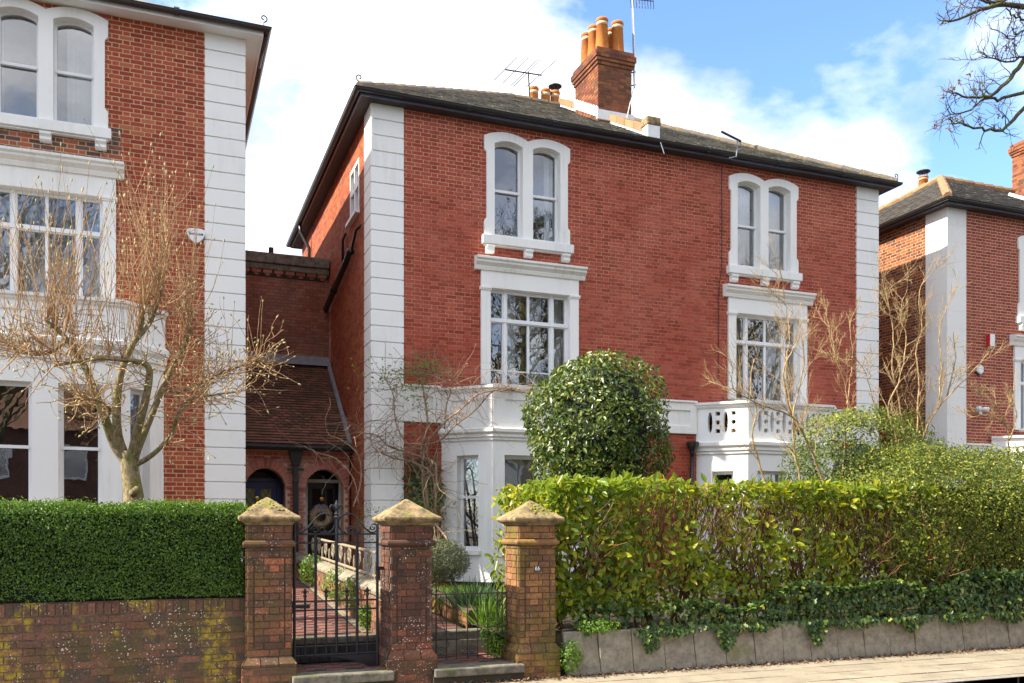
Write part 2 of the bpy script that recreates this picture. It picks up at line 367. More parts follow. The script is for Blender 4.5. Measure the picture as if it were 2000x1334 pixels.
MT['cream_iron'] = m_plain('flaking_cream_iron', (0.32, 0.265, 0.18), 0.7, 0.2, 25, 0.3, c2=(0.16, 0.12, 0.08))
MT['alu'] = m_plain('dull_aluminium', (0.28, 0.28, 0.29), 0.45, 0.3, 12, 0.1, metal=0.7)
def m_pot():
    n = NT('terracotta_pot'); f = n.noise(3, 6, 0.7); col = n.mix(n.ramp(f, [(0.35, 0.0), (0.65, 1.0)]), (0.36, 0.115, 0.03), (0.55, 0.20, 0.045))
    return n.bsdf(col, 0.8, n.noise(40, 4), 0.2, 0.004, spec=0.25)
MT['pot'] = m_pot()
MT['pot_rim'] = m_plain('lime_streaked_rim', (0.62, 0.42, 0.28), 0.85, 0.3, 10, 0.2)
MT['curtain'] = m_plain('pale_curtain', (0.74, 0.72, 0.66), 0.9, 0.1, 8, 0.1)
MT['blind'] = m_plain('linen_blind', (0.60, 0.58, 0.53), 0.9, 0.1, 10, 0.1)
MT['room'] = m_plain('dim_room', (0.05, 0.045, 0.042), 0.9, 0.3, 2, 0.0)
MT['door_black'] = m_plain('black_door_paint', (0.010, 0.010, 0.014), 0.25, 0.3, 6, 0.03)
MT['door_blue'] = m_plain('navy_door_paint', (0.02, 0.04, 0.19), 0.3, 0.3, 6, 0.03)
MT['brass'] = m_plain('brass', (0.55, 0.36, 0.12), 0.3, 0.2, 10, 0.05, metal=1.0)
MT['plastic'] = m_plain('white_plastic', (0.80, 0.80, 0.79), 0.35, 0.05, 5, 0.02)
MT['red_plastic'] = m_plain('red_plastic', (0.55, 0.02, 0.02), 0.35, 0.1, 5, 0.02)
MT['ink'] = m_plain('black_lettering', (0.02, 0.02, 0.02), 0.6, 0.1, 5, 0.0)
MT['straw'] = m_plain('straw_wreath', (0.72, 0.56, 0.36), 0.9, 0.5, 30, 0.3)
MT['ribbon'] = m_plain('grey_ribbon', (0.40, 0.38, 0.48), 0.5, 0.3, 12, 0.1)
def m_glass(name, tint=(0.75, 0.8, 0.82), refl=0.17):
    n = NT(name)
    t = n.n('ShaderNodeBsdfTransparent'); n.set(t.inputs[0], tint)
    g = n.n('ShaderNodeBsdfGlossy'); g.inputs['Roughness'].default_value = 0.008; n.set(g.inputs[0], (0.95, 0.97, 1.0))
    b = n.n('ShaderNodeBump'); b.inputs['Strength'].default_value = 0.05; b.inputs['Distance'].default_value = 0.02
    n.set(b.inputs['Height'], n.noise(2.6, 2, 0.5)); n.t.links.new(b.outputs[0], g.inputs['Normal'])
    fr = n.n('ShaderNodeFresnel'); fr.inputs[0].default_value = 1.5
    f = n.math('ADD', n.math('MULTIPLY', fr.outputs[0], 1.2), refl, True)
    m = n.n('ShaderNodeMixShader'); n.set(m.inputs[0], f); n.t.links.new(t.outputs[0], m.inputs[1]); n.t.links.new(g.outputs[0], m.inputs[2])
    n.t.links.new(m.outputs[0], n.out.inputs[0]); return n.mat
MT['glass'] = m_glass('old_window_glass')
MT['glass_dim'] = m_glass('shaded_door_glass', (0.4, 0.4, 0.4), 0.0)  # darkened copy of the glass, porch shade put into tint and reflection
MT['glass_lead'] = m_plain('leaded_glass', (0.46, 0.40, 0.16), 0.15, 0.5, 5, 0.05, c2=(0.14, 0.19, 0.10))
def m_leaf(name, stops, rough=0.35, trans=0.35, tcol=None, spec=0.5):
    n = NT(name); col = n.ramp(n.rnd(), stops)
    p = n.n('ShaderNodeBsdfPrincipled'); n.set(p.inputs['Base Color'], col); p.inputs['Roughness'].default_value = rough
    p.inputs['Specular IOR Level'].default_value = spec
    t = n.n('ShaderNodeBsdfTranslucent'); n.set(t.inputs[0], n.mix(0.35, col, tcol) if tcol else col)
    m = n.n('ShaderNodeMixShader'); m.inputs[0].default_value = trans
    n.t.links.new(p.outputs[0], m.inputs[1]); n.t.links.new(t.outputs[0], m.inputs[2]); n.t.links.new(m.outputs[0], n.out.inputs[0]); return n.mat
MT['laurel'] = m_leaf('laurel_leaf', [(0, (0.08, 0.15, 0.012)), (0.35, (0.17, 0.27, 0.02)), (0.75, (0.33, 0.40, 0.028)), (1, (0.48, 0.43, 0.03))], 0.36, 0.5, (0.5, 0.5, 0.02))
MT['topiary'] = m_leaf('glossy_bay_leaf', [(0, (0.03, 0.06, 0.012)), (0.5, (0.075, 0.125, 0.02)), (0.88, (0.16, 0.20, 0.03)), (1, (0.32, 0.29, 0.05))], 0.36, 0.25, (0.2, 0.26, 0.02))
MT['box'] = m_leaf('box_leaf', [(0, (0.028, 0.075, 0.012)), (0.5, (0.075, 0.17, 0.02)), (1, (0.20, 0.33, 0.035))], 0.42, 0.38, (0.2, 0.32, 0.02))
MT['privet'] = m_leaf('privet_leaf', [(0, (0.04, 0.085, 0.014)), (0.5, (0.12, 0.17, 0.022)), (0.85, (0.24, 0.27, 0.03)), (1, (0.40, 0.37, 0.04))], 0.52, 0.38, (0.25, 0.28, 0.02))
MT['holly'] = m_leaf('holly_leaf', [(0, (0.045, 0.085, 0.016)), (0.6, (0.12, 0.17, 0.025)), (1, (0.32, 0.32, 0.04))], 0.52, 0.3, (0.3, 0.32, 0.02))
MT['ivy'] = m_leaf('ivy_leaf', [(0, (0.025, 0.06, 0.016)), (0.55, (0.06, 0.12, 0.026)), (0.92, (0.12, 0.18, 0.035)), (1, (0.30, 0.31, 0.03))], 0.42, 0.22)
MT['fresh'] = m_leaf('fresh_green_leaf', [(0, (0.06, 0.15, 0.015)), (1, (0.17, 0.30, 0.03))], 0.45, 0.4, (0.3, 0.4, 0.02))
MT['daff'] = m_leaf('daffodil_leaf', [(0, (0.05, 0.12, 0.05)), (1, (0.13, 0.22, 0.09))], 0.4, 0.3)
MT['lavender'] = m_leaf('grey_green_leaf', [(0, (0.09, 0.11, 0.05)), (1, (0.24, 0.26, 0.14))], 0.7, 0.25)
MT['moss'] = m_leaf('bright_moss', [(0, (0.12, 0.14, 0.008)), (1, (0.28, 0.29, 0.015))], 0.9, 0.1)
MT['litter'] = m_leaf('dead_leaf', [(0, (0.06, 0.03, 0.015)), (0.7, (0.16, 0.08, 0.04)), (1, (0.30, 0.22, 0.14))], 0.85, 0.1)
MT['hedge_core'] = m_plain('hedge_shade_core', (0.012, 0.018, 0.008), 1.0, 0.4, 8, 0.2)  # near-black colour standing in for the shade inside hedges and bushes
def m_bark(name, a, b, moss=0.0):
    n = NT(name); f = n.noise(22, 8, 0.75, n.scaled(1, 1, 0.6)); col = n.mix(n.ramp(f, [(0.38, 0.0), (0.62, 1.0)]), a, b)
    if moss: col = n.mix(n.math('MULTIPLY', n.ramp(n.noise(4, 5, 0.6), [(0.48, 0.0), (0.58, 1.0)]), moss), col, (0.13, 0.15, 0.02))
    return n.bsdf(col, 0.85, f, 0.5, 0.01, spec=0.2)
MT['bark_mag'] = m_bark('magnolia_bark', (0.09, 0.07, 0.04), (0.33, 0.26, 0.14), 0.5)
MT['twig_mag'] = m_bark('magnolia_twig', (0.27, 0.15, 0.075), (0.52, 0.35, 0.19))
MT['bud'] = m_plain('furry_bud', (0.46, 0.40, 0.20), 0.9, 0.3, 20, 0.1)
MT['bark_yellow'] = m_bark('straw_bark', (0.22, 0.14, 0.07), (0.46, 0.34, 0.18))
MT['bark_vine'] = m_bark('vine_bark', (0.17, 0.105, 0.065), (0.42, 0.30, 0.20))
MT['bark_brown'] = m_bark('brown_hedge_stem', (0.07, 0.035, 0.02), (0.24, 0.125, 0.06))
MT['bark_tree'] = m_bark('mossy_tree_bark', (0.045, 0.035, 0.03), (0.13, 0.10, 0.07), 0.75)
MT['seed'] = m_plain('dry_seed_cluster', (0.22, 0.11, 0.07), 0.9, 0.4, 20, 0.1)

# ------------------------------------------------------------------ brickwork
_pm = {}
def piece_mesh(key, fn):
    if key not in _pm: _pm[key] = fn()
    return _pm[key]
def brick_field(u0, u1, z0, z1, holes=(), course=0.075, joint=0.0135, bond='flemish', phase=0.0, clip=None):
    out = []; j = 0; z = z0
    while z < z1 - 0.02:
        h = min(course - joint, z1 - z); x = u0
        S, H = 0.225, 0.1125
        if bond == 'flemish': seq = [S, H]; off = (0 if j % 2 else (S + H) / 2) + phase
        elif bond == 'stretcher': seq = [S]; off = (0 if j % 2 else S / 2) + phase
        elif bond == 'soldier': seq = [0.075]; off = phase
        else: seq = [[S], [H]][j % 2]; off = (0 if j % 2 else 0.056) + phase
        per = sum(seq); x = u0 - (off % per); k = 0
        while x < u1 - 1e-6:
            L = seq[k % len(seq)]; a, b = x, x + L - joint
            full = True
            if a < u0: a = u0; full = False
            if b > u1: b = u1; full = False
            segs = [(a, b)] if b - a > 0.025 else []
            for (p, q, r, s) in holes:
                if s <= z + 0.01 or r >= z + h - 0.01: continue
                ns = []
                for (a2, b2) in segs:
                    if q <= a2 or p >= b2: ns.append((a2, b2)); continue
                    if p - a2 > 0.025: ns.append((a2, p))
                    if b2 - q > 0.025: ns.append((q, b2))
                if ns != segs: full = False
                segs = ns
            for (a2, b2) in segs:
                if clip is None or clip(0.5 * (a2 + b2), z + h / 2): out.append((a2, b2, z, h, full and b2 - a2 > 0.05))
            x += L; k += 1
        z += course; j += 1
    return out
def emit_bricks(F, bricks, mat, parent, budget=0, avoid=(), proud=0.005, name='brick', rest='brickwork', jit=0.0018):
    cand = []
    if budget:
        for i, (a, b, z, h, full) in enumerate(bricks):
            if not full: continue
            um, zm = (a + b) / 2, z + h / 2
            if any(p < um < q and r < zm < s for p, q, r, s in avoid): continue
            P = F.p(um, 0, zm); u, v, D = px(P)
            if 4 < u < 1996 and 4 < v < 1330: cand.append((D / (b - a) ** 0.35, i))
        cand.sort(); cand = cand[:budget]
    pick = {i for _, i in cand}; mb = MB(); rot = F.M()
    for i, (a, b, z, h, full) in enumerate(bricks):
        pr = proud + random.uniform(-jit, jit)
        if i in pick:
            L = round(b - a, 3)
            me = piece_mesh((mat.name, L, round(h, 3), proud), lambda: _brick_mesh(L, h, proud, mat))
            o = bpy.data.objects.new(name, me); COL.objects.link(o); o.parent = parent
            M = rot.copy(); M.translation = F.p(a, pr - proud, z)
            if parent.type == 'EMPTY': o.matrix_parent_inverse = Matrix.Translation(-parent.location)
            o.matrix_basis = M
        else: mb.fbox(F, a, b, -0.002, pr, z, z + h, back=False)
    if mb.f: mb.build(rest, mat, parent, kind='stuff')
def _brick_mesh(L, h, proud, mat):
    m = MB(); m.fbox(Frame((0, 0, 0), (1, 0, 0)), 0, L, -0.002, proud, 0, h, r=0.0, back=False); return m.mesh('brick', mat)
def wall_sheet(F, u0, u1, z0, z1, holes, mat, name, parent, label=None):
    """mortar sheet with real rectangular openings"""
    us = sorted({u0, u1, *[min(max(x, u0), u1) for h in holes for x in h[:2]]}); zs = sorted({z0, z1, *[min(max(x, z0), z1) for h in holes for x in h[2:]]})
    mb = MB()
    for i in range(len(us)-1):
        for j in range(len(zs)-1):
            c = ((us[i]+us[i+1])/2, (zs[j]+zs[j+1])/2)
            if any(h[0] < c[0] < h[1] and h[2] < c[1] < h[3] for h in holes): continue
            mb.add([F.p(us[i], 0, zs[j]), F.p(us[i+1], 0, zs[j]), F.p(us[i+1], 0, zs[j+1]), F.p(us[i], 0, zs[j+1])], [(0, 1, 2, 3)], 0.5)
    for (p, q, r, s) in holes:   # reveals give the wall its thickness
        mb.add([F.p(p, 0, r), F.p(q, 0, r), F.p(q, 0, s), F.p(p, 0, s), F.p(p, -.3, r), F.p(q, -.3, r), F.p(q, -.3, s), F.p(p, -.3, s)],
               [(0, 4, 5, 1), (1, 5, 6, 2), (2, 6, 7, 3), (3, 7, 4, 0)], 0.5)
    return mb.build(name, mat, parent, label=label)

# ------------------------------------------------------------------ ground and street
g = MB(); g.add([(-400, -400, -0.125), (400, -400, -0.125), (400, 400, -0.125), (-400, 400, -0.125)], [(0, 1, 2, 3)]); g.build('ground', MT['asphalt'], kind='structure')
pv = MB(); pv.box(-14, 40, 8.09, 10.30, -0.12, -0.006); pav = pv.build('pavement', MT['grit'], kind='structure')
def paving():
    rows = [(8.25, 8.675), (8.70, 9.125), (9.15, 9.575), (9.60, 10.03)]; recs = []
    for j, (y0, y1) in enumerate(rows):
        x = -3.0 + (0.3 if j % 2 else 0.0)
        while x < 19: recs.append((x, y0, y1)); x += 0.615
    for (x, y0, y1) in recs:
        w, d = 0.6, round(y1 - y0, 3)
        def mk():
            m = MB(); m.box(0, w, 0, d, -0.03, 0.0, 0.0); return m.mesh('paving_slab', MT['paving'])
        o = bpy.data.objects.new('paving_slab', piece_mesh(('pave', d), mk)); COL.objects.link(o); o.parent = pav
        o.location = (x, y0, random.uniform(-0.002, 0.003)); o.rotation_euler = (random.uniform(-.002, .002), random.uniform(-.003, .003), random.uniform(-.004, .004))
paving()
kb = MB(); kb.box(-14, 40, 8.095, 8.225, -0.12, -0.012); kerb = kb.build('kerb', MT['grit'], kind='structure')
for i in range(24):
    m = MB(); m.box(-3 + i*.915, -3 + i*.915 + .905, 8.09, 8.235, -0.119, 0.0); m.build('kerb_stone', MT['kerb'], kerb, bevel=0.012)
gd = MB()
for (a, b, za, zb) in ((-14, 1.28, .5, 1.0), (1.28, 3.86, .0, .45), (3.86, 40, .5, 1.0)):
    gd.add([(a, 10.3, za), (b, 10.3, za), (b, 12, za+.05), (a, 12, za+.05), (b, 30, zb), (a, 30, zb)], [(0, 1, 2, 3), (3, 2, 4, 5)])
gd.build('garden_ground', MT['soil'], kind='structure')

# ------------------------------------------------------------------ windows
def pane(F, poly, n, parent, mat='glass'):
    m = MB(); m.add([F.p(a, n, b) for a, b in poly], [tuple(range(len(poly)))]); m.build('pane', MT[mat], parent)
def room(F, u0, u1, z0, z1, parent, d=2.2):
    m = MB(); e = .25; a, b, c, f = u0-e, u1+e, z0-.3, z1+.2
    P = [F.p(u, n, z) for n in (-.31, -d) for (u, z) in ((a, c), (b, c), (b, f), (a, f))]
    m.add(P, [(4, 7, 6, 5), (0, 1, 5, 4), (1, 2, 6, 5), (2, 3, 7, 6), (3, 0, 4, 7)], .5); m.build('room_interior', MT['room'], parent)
def curtain(F, u0, u1, z0, z1, parent, n=-0.34, top=None, mat='curtain', folds=9, amp=.022):
    m = MB(); k = max(8, int((u1-u0)*60)); V = []; 
    ph = random.random()*6
    for i in range(k+1):
        t = i/k; u = u0+(u1-u0)*t; off = amp*math.sin(t*folds*(u1-u0)/.5*2.2+ph) + amp*.5*math.sin(t*23+ph)
        zt = z1 if top is None else z1
        V += [F.p(u, n+off*.6, zt), F.p(u + .25*off, n+off, z0)]
    m.add(V, [(2*i, 2*i+1, 2*i+3, 2*i+2) for i in range(k)], .5); m.build('curtain', MT[mat], parent, smooth=True)
def corbel_prof(z1, h=.15, d=.14):
    return [(0, z1), (d, z1), (d, z1-h*.25), (d*.75, z1-h*.5), (d*.8, z1-h*.8), (d*.55, z1-h), (0, z1-h)]
def sash(F, u0, u1, z0, zs, rise, zm, parent, n=-0.12, fw=.042):
    """two-light sliding sash inside one opening"""
    op = [(u0, z0), (u1, z0)] + arc(u1, zs, u0, zs, rise) if rise else rect(u0, u1, z0, zs)
    a, b = u0+fw, u1-fw
    up = [(a, zm+.03), (b, zm+.03)] + (arc(b, zs-.03, a, zs-.03, rise*.92) if rise else [(b, zs-fw), (a, zs-fw)])
    lo = rect(a, b, z0+.075, zm-.02)
    m = MB(); m.prism(F, op, [up, lo], n-.05, n, .5); m.fbox(F, a-.02, b+.02, n-.001, n+.03, zm-.022, zm+.026, .5)
    fr = m.build('sash_frame', MT['joinery'], parent)
    pane(F, up, n-.03, parent); pane(F, lo, n-.034, parent)
def window_arched(house, F, uc, z0, zs, rise=.075, w=.60, mull=.22, H=.88, zm=None, curt=(), mat='white', label=None):
    opn = [(uc-mull/2-w, uc-mull/2), (uc+mull/2, uc+mull/2+w)]
    o = []
    E = .05
    o += [(uc-H-E, z0), (uc+H+E, z0), (uc+H+E, z0+.30), (uc+H, z0+.36), (uc+H, zs-.2), (uc+H+E, zs-.14), (uc+H+E, zs+.13)]
    o += arc(uc+H+E, zs+.13, uc, zs+.14, rise+.035)[1:]
    o += arc(uc, zs+.14, uc-H-E, zs+.13, rise+.035)[1:]
    o += [(uc-H-E, zs-.14), (uc-H, zs-.2), (uc-H, z0+.36), (uc-H-E, z0+.30)]
    holes = [[(a, z0+.03), (b, z0+.03)] + arc(b, zs, a, zs, rise) for a, b in opn]
    m = MB(); m.prism(F, o, holes, -.28, .05, .5)
    wd = m.build('window', MT[mat], house, bevel=.008, label=label)
    s = MB(); s.fbox(F, uc-H-.1, uc+H+.1, -.05, .13, z0-.17, z0, .5); s.fbox(F, uc-H-.06, uc+H+.06, -.05, .09, z0-.20, z0-.171, .5); s.build('sill', MT[mat], wd, bevel=.008)
    for du in (-H+.06, 0, H-.06):
        c = MB(); c.sweep_u(F, corbel_prof(z0-.2), uc+du-.085, uc+du+.085, .5); c.build('corbel', MT[mat], wd, bevel=.006)
    zm = zm or (z0+zs+rise)/2
    for a, b in opn: sash(F, a, b, z0+.03, zs, rise, zm, wd)
    room(F, uc-H, uc+H, z0, zs+rise, wd)
    for (a, b) in curt: curtain(F, uc+a, uc+b, z0+.02, zs+rise, wd)
    return wd
def window_casement(house, F, uc, z0, z1, zt, half, pil=.2, hood=(.07, .5), cw=.16, curt=(), mat='white', frames=None, n=-.1, label=None, glazbar=None):
    """four-light casement with transom under a corniced hood on pilasters"""
    m = MB(); a, b = uc-half, uc+half; A, B = a-pil, b+pil; zf = z1+.36
    m.prism(F, [(A, z0), (a, z0), (a, z1), (b, z1), (b, z0), (B, z0), (B, zf), (A, zf)], [], -.28, .05, .5)
    wd = m.build('window', MT[mat], house, bevel=.006, label=label)
    for (p, q) in ((A-.025, a+.012), (b-.012, B+.025)):
        c = MB(); c.sweep_u(F, [(0, z1-.055), (.07, z1-.055), (.07, z1-.031), (.085, z1-.03), (.085, z1+.015), (0, z1+.015)], p, q, .5)
        c.build('pilaster_cap', MT[mat], wd, bevel=.005)
    h = MB(); h.sweep_u(F, [(0, zf-.03), (.08, zf-.03), (.10, zf+.03), (.10, zf+.05), (.17, zf+.11), (.17, zf+.145), (.21, zf+.17), (.21, zf+.215), (0, zf+.25)], A-.13, B+.13, .5)
    h.build('hood_cornice', MT['white_old'], wd, bevel=.005)
    # frame with eight lights
    t = .055; e = frames or [.30, .44, .44, .30]; tot = sum(e); us = [a]
    for x in e: us.append(us[-1] + (b-a)*x/tot)
    holes = []
    for i in range(4):
        l = us[i] + (t if i in (0, 1, 3) else t*.45); r = us[i+1] - (t if i in (0, 2, 3) else t*.45)
        holes += [rect(l, r, zt+.05, z1-.06), rect(l, r, z0+.06, zt-.05)]
    f = MB(); f.prism(F, rect(a, b, z0, z1), holes, n-.06, n, .5)
    f.fbox(F, a, b, n, n+.035, zt-.03, zt+.03, .5)
    for i in (1, 3): f.fbox(F, us[i]-.028, us[i]+.028, n-.001, n+.02, z0, zt-.031, .5); f.fbox(F, us[i]-.028, us[i]+.028, n-.001, n+.02, zt+.031, z1, .5)
    if glazbar:
        for i in range(4): f.fbox(F, us[i]+.02, us[i+1]-.02, n-.055, n-.02, glazbar-.012, glazbar+.012, .5)
    f.build('casement_frame', MT['joinery'], wd)
    for hh in holes: pane(F, hh, n-.035, wd)
    room(F, a, b, z0, z1, wd)
    for (p, q) in curt: curtain(F, uc+p, uc+q, z0+.03, z1, wd)
    return wd

# ------------------------------------------------------------------ canted bays
def bay(house, xl, xr, Yw, a, z0, zhead, zsill, zc0, zc1, ztop, wins, pierced=False, blind=False, zm=None, label=None, topmat='white_old'):
    P = [(xl, Yw), (xl+a, Yw-a), (xr-a, Yw-a), (xr, Yw)]
    faces = [Frame((*P[i], 0), (P[i+1][0]-P[i][0], P[i+1][1]-P[i][1], 0)) for i in range(3)]
    Ls = [math.dist(P[i], P[i+1]) for i in range(3)]
    root = MB()
    for F, L, ws in zip(faces, Ls, wins): root.prism(F, rect(0, L, z0, zc0), [rect(p, q, zsill, zhead) for p, q in ws], -.26, 0, .5)
    by = root.build('bay_window', MT['white'], house, label=label)
    for F, L, ws in zip(faces, Ls, wins):
        for (p, q) in ws:
            sash(F, p, q, zsill, zhead, 0, zm or (zsill+zhead)/2, by, n=-.16, fw=.065)
            s = MB(); s.fbox(F, p-.05, q+.05, -.2, .07, zsill-.09, zsill-.001, .5); s.build('sill', MT['white'], by, bevel=.006)
            if blind and F is not faces[2]: curtain(F, p, q, zhead-.72 if blind is True else zhead-blind, zhead+.02, by, n=-.27, mat='blind', amp=.003)
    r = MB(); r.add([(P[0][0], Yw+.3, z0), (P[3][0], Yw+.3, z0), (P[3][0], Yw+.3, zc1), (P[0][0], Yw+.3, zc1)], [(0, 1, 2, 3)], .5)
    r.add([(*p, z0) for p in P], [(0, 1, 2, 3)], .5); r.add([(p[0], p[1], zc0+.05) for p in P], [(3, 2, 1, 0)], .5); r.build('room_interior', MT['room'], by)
    c = MB(); h = zc1 - zc0
    c.sweep_path(P, [(-.2, zc0), (.035, zc0), (.035, zc0+h*.18), (.07, zc0+h*.25), (.07, zc0+h*.45), (.12, zc0+h*.62), (.12, zc0+h*.86), (.05, zc1), (-.2, zc1)], .5)
    c.build('bay_cornice', MT['white_old'], by)
    # parapet
    d = MB(); zb = ztop - .13
    for i, (F, L) in enumerate(zip(faces, Ls)):
        hs = []
        if pierced:
            hz0, hz1 = zc1+.17, zb-.07; zc = (hz0+hz1)/2; hh = (hz1-hz0)/2
            m0, m1 = .22, L-.22; n = max(3, int((m1-m0)/.155)); st = (m1-m0)/n
            for k in range(n):
                cu = m0+st*(k+.5)
                if k % 2 == 0: hs.append(ellipse(cu, zc, .05, hh, 12))
                else: hs += [ellipse(cu, zc, .052, .052, 12), rect(cu-.048, cu+.048, hz0, hz0+.085), rect(cu-.048, cu+.048, hz1-.085, hz1)]
            d.prism(F, rect(.001, L-.001, zc1-.02, zb), hs, -.16, .012, .5, back=True)
        else:
            d.prism(F, rect(.001, L-.001, zc1-.02, zb), [rect(.24, L-.24, zc1+.16, zb-.13)], -.0, .03, .5)
            d.fbox(F, .2, L-.2, -.16, .004, zc1-.02, zb, .5); d.fbox(F, .001, L-.001, -.16, -.001, zc1-.02, zb, .5)
    d.build('parapet', MT['white'], by)
    e = MB(); e.sweep_path(P, [(-.2, zb), (.03, zb), (.06, zb+.035), (.06, zb+.06), (.10, zb+.08), (.10, ztop), (-.2, ztop+.02)], .5); e.build('parapet_coping', MT[topmat], by)
    f = MB(); f.add([(p[0], p[1], zc1+.02) for p in P], [(0, 1, 2, 3)], .5); f.build('balcony_floor', MT['lead'], by)
    return by

def quoin(house, x0, x1, y0, y1, z0, z1, bh=.3, gap=.019, proud=.03, mat='white', zoff=0.0):
    c = MB(); c.box(x0+.028, x1-.028, y0+.028, y1, z0, z1-.02); q = c.build('quoin', MT[mat], house)
    z = z1
    while z > z0 + .02:
        h = min(bh, z - z0); m = MB(); e = random.uniform(-.0015, .0015)
        m.box(x0-e, x1+e, y0-e, y1, z-h+gap, z); m.build('quoin_block', MT[mat], q, bevel=.006); z -= bh
    return q

# ------------------------------------------------------------------ roofs
def slates(O, U, V, N, rows, gauge, wid, lo, hi, mat, parent, name='roof_slate', thick=.012, budget=0, scallop=None):
    """overlapping slates; lo(s), hi(s) bound each row"""
    mb = MB(); F = Frame(O, U, N, V); cand = []
    for j in range(rows):
        s = j*gauge; a, b = lo(s), hi(s); u = a - (wid/2 if j % 2 else 0)
        while u < b:
            p, q = max(u, a), min(u+wid-.006, b)
            if q - p > .04: cand.append((p, q, s, p == u and q == u+wid-.006, j))
            u += wid
    pick = set()
    if budget:
        sc = []
        for i, (p, q, s, full, j) in enumerate(cand):
            if not full: continue
            uu, vv, D = px(F.p((p+q)/2, 0, s))
            if 0 < uu < 2000 and 0 < vv < 1334: sc.append((D, i))
        sc.sort(); pick = {i for _, i in sc[:budget]}
    M = Matrix.Identity(4)
    for i in range(3): M[i][0] = F.U[i]; M[i][1] = F.V[i]; M[i][2] = F.N[i]
    def shape(p, q, s, dn, sc):
        t0, t1 = thick*2.2+dn, .002
        if sc:
            w = q-p; pts = [(p, s+gauge*1.15), (q, s+gauge*1.15), (q, s+gauge*.35)] + [(p+w*(.5+.5*math.cos(x)), s+gauge*.35-gauge*.55*math.sin(x)) for x in (R(35), R(70), R(110), R(145))] + [(p, s+gauge*.35)]
            k = len(pts); top = [F.p(a, t0 + (t1-t0)*min(1, max(0, (b-s)/(gauge*1.15))), b) for a, b in pts]; bot = [F.p(a, t0-thick*1.2+(t1-t0)*min(1, max(0, (b-s)/(gauge*1.15))), b) for a, b in pts]
            return top+bot, [tuple(range(k))[::-1]] + [(i, (i+1) % k, (i+1) % k+k, i+k) for i in range(k)]
        P = [F.p(p, t0, s), F.p(q, t0, s), F.p(q, t1, s+gauge*1.15), F.p(p, t1, s+gauge*1.15), F.p(p, t0-thick, s), F.p(q, t0-thick, s)]
        return P, [(0, 1, 2, 3), (4, 5, 1, 0), (4, 0, 3), (5, 2, 1)]
    for i, (p, q, s, full, j) in enumerate(cand):
        sc = scallop and scallop((p+q)/2, s); dn = random.uniform(-.003, .004)
        if i in pick:
            m = MB(); m.add(*shape(p, q, s, dn, sc)); o = m.build(name, mat, parent)
        else: mb.add(*shape(p, q, s, dn, sc))
    if mb.f: mb.build(name + '_covering', mat, parent, kind='stuff')
def hip_roof(house, x0, x1, y0, y1, ze, pitch, mat, ridge_mat, rows_front=True, rows_left=False, budget=120, wid=.27, gauge=.21):
    t = math.tan(pitch); half = min(y1-y0, x1-x0)/2; zr = ze + half*t
    ra = (x0+half, y0+half, zr); rb = (x1-half, y0+half, zr) if x1-x0 >= y1-y0 else None
    m = MB(); A, B, C, D = (x0, y0, ze), (x1, y0, ze), (x1, y1, ze), (x0, y1, ze)
    m.add([A, B, C, D, ra, rb], [(0, 1, 5, 4), (1, 2, 5), (2, 3, 4, 5), (3, 0, 4)], .5)
    rf = m.build('roof', mat, house)
    sl = half/math.cos(pitch); cp, sp = math.cos(pitch), math.sin(pitch)
    n = int(sl/gauge)
    if rows_front: slates(A, (1, 0, 0), (0, cp, sp), (0, -sp, cp), n, gauge, wid, lambda s: s*cp, lambda s: (x1-x0)-s*cp, mat, rf, budget=budget)
    if rows_left: slates(D, (0, -1, 0), (cp, 0, sp), (-sp, 0, cp), n, gauge, wid, lambda s: s*cp, lambda s: (y1-y0)-s*cp, mat, rf, budget=0)
    for (p, q) in ((A, ra), (D, ra), (B, rb), (C, rb), (ra, rb)):
        p, q = Vector(p), Vector(q); k = max(2, int((q-p).length/.42)); r = MB()
        for i in range(k):
            a = p.lerp(q, i/k); b = p.lerp(q, (i+1)/k); up = Vector((0, 0, .015))
            r.tube([a+up, b+up*1.6], [.085, .095], 8, .3+.4*random.random())
        r.build('ridge_tiles', ridge_mat, rf, kind='stuff')
    return rf, zr
def eaves(house, pts, zs, fascia, gut, soff, o=.4, closed=True, fh=.16, zlift=0.0):
    """pts: plan of wall line (front-left order); soffit, fascia and half-round gutter round it"""
    s = MB(); s.sweep_path(pts, [(-.02, zs), (o-.03, zs), (o-.03, zs+.02), (-.02, zs+.02)], .5, closed); s.build('soffit', soff, house)
    f = MB(); f.sweep_path(pts, [(o-.03, zs-.015), (o, zs-.015), (o, zs+fh), (o-.03, zs+fh)], .5, closed); f.build('fascia', fascia, house)
    g = MB(); c = o+.062; zc = zs+fh-.035
    prof = [(c+.06*math.cos(R(a)), zc+.058*math.sin(R(a))) for a in (180, 210, 240, 270, 300, 330, 360)] + [(c+.07, zc+.012), (c+.045, zc+.012)] + [(c+.047*math.cos(R(a)), zc+.045*math.sin(R(a))) for a in (330, 270, 210)] + [(c-.045, zc+.012), (c-.062, zc+.012)]
    g.sweep_path(pts, prof, .5, closed); gt = g.build('gutter', gut, house)
    return gt
def gutter_joints(gt, pts, o, zc, mat, step=1.8):
    m = MB(); a, b = Vector((*pts[0], 0)), Vector((*pts[1], 0)); d = (b-a).normalized(); n = Vector((d.y, -d.x, 0)); k = int((b-a).length/step)
    for i in range(1, k+1):
        c = a + d*(i*step) + n*(o+.062); m.tube([c+Vector((0, 0, zc))-d*.045, c+Vector((0, 0, zc))+d*.045], .069, 10)
    m.build('gutter_bracket', mat, gt, kind='stuff')

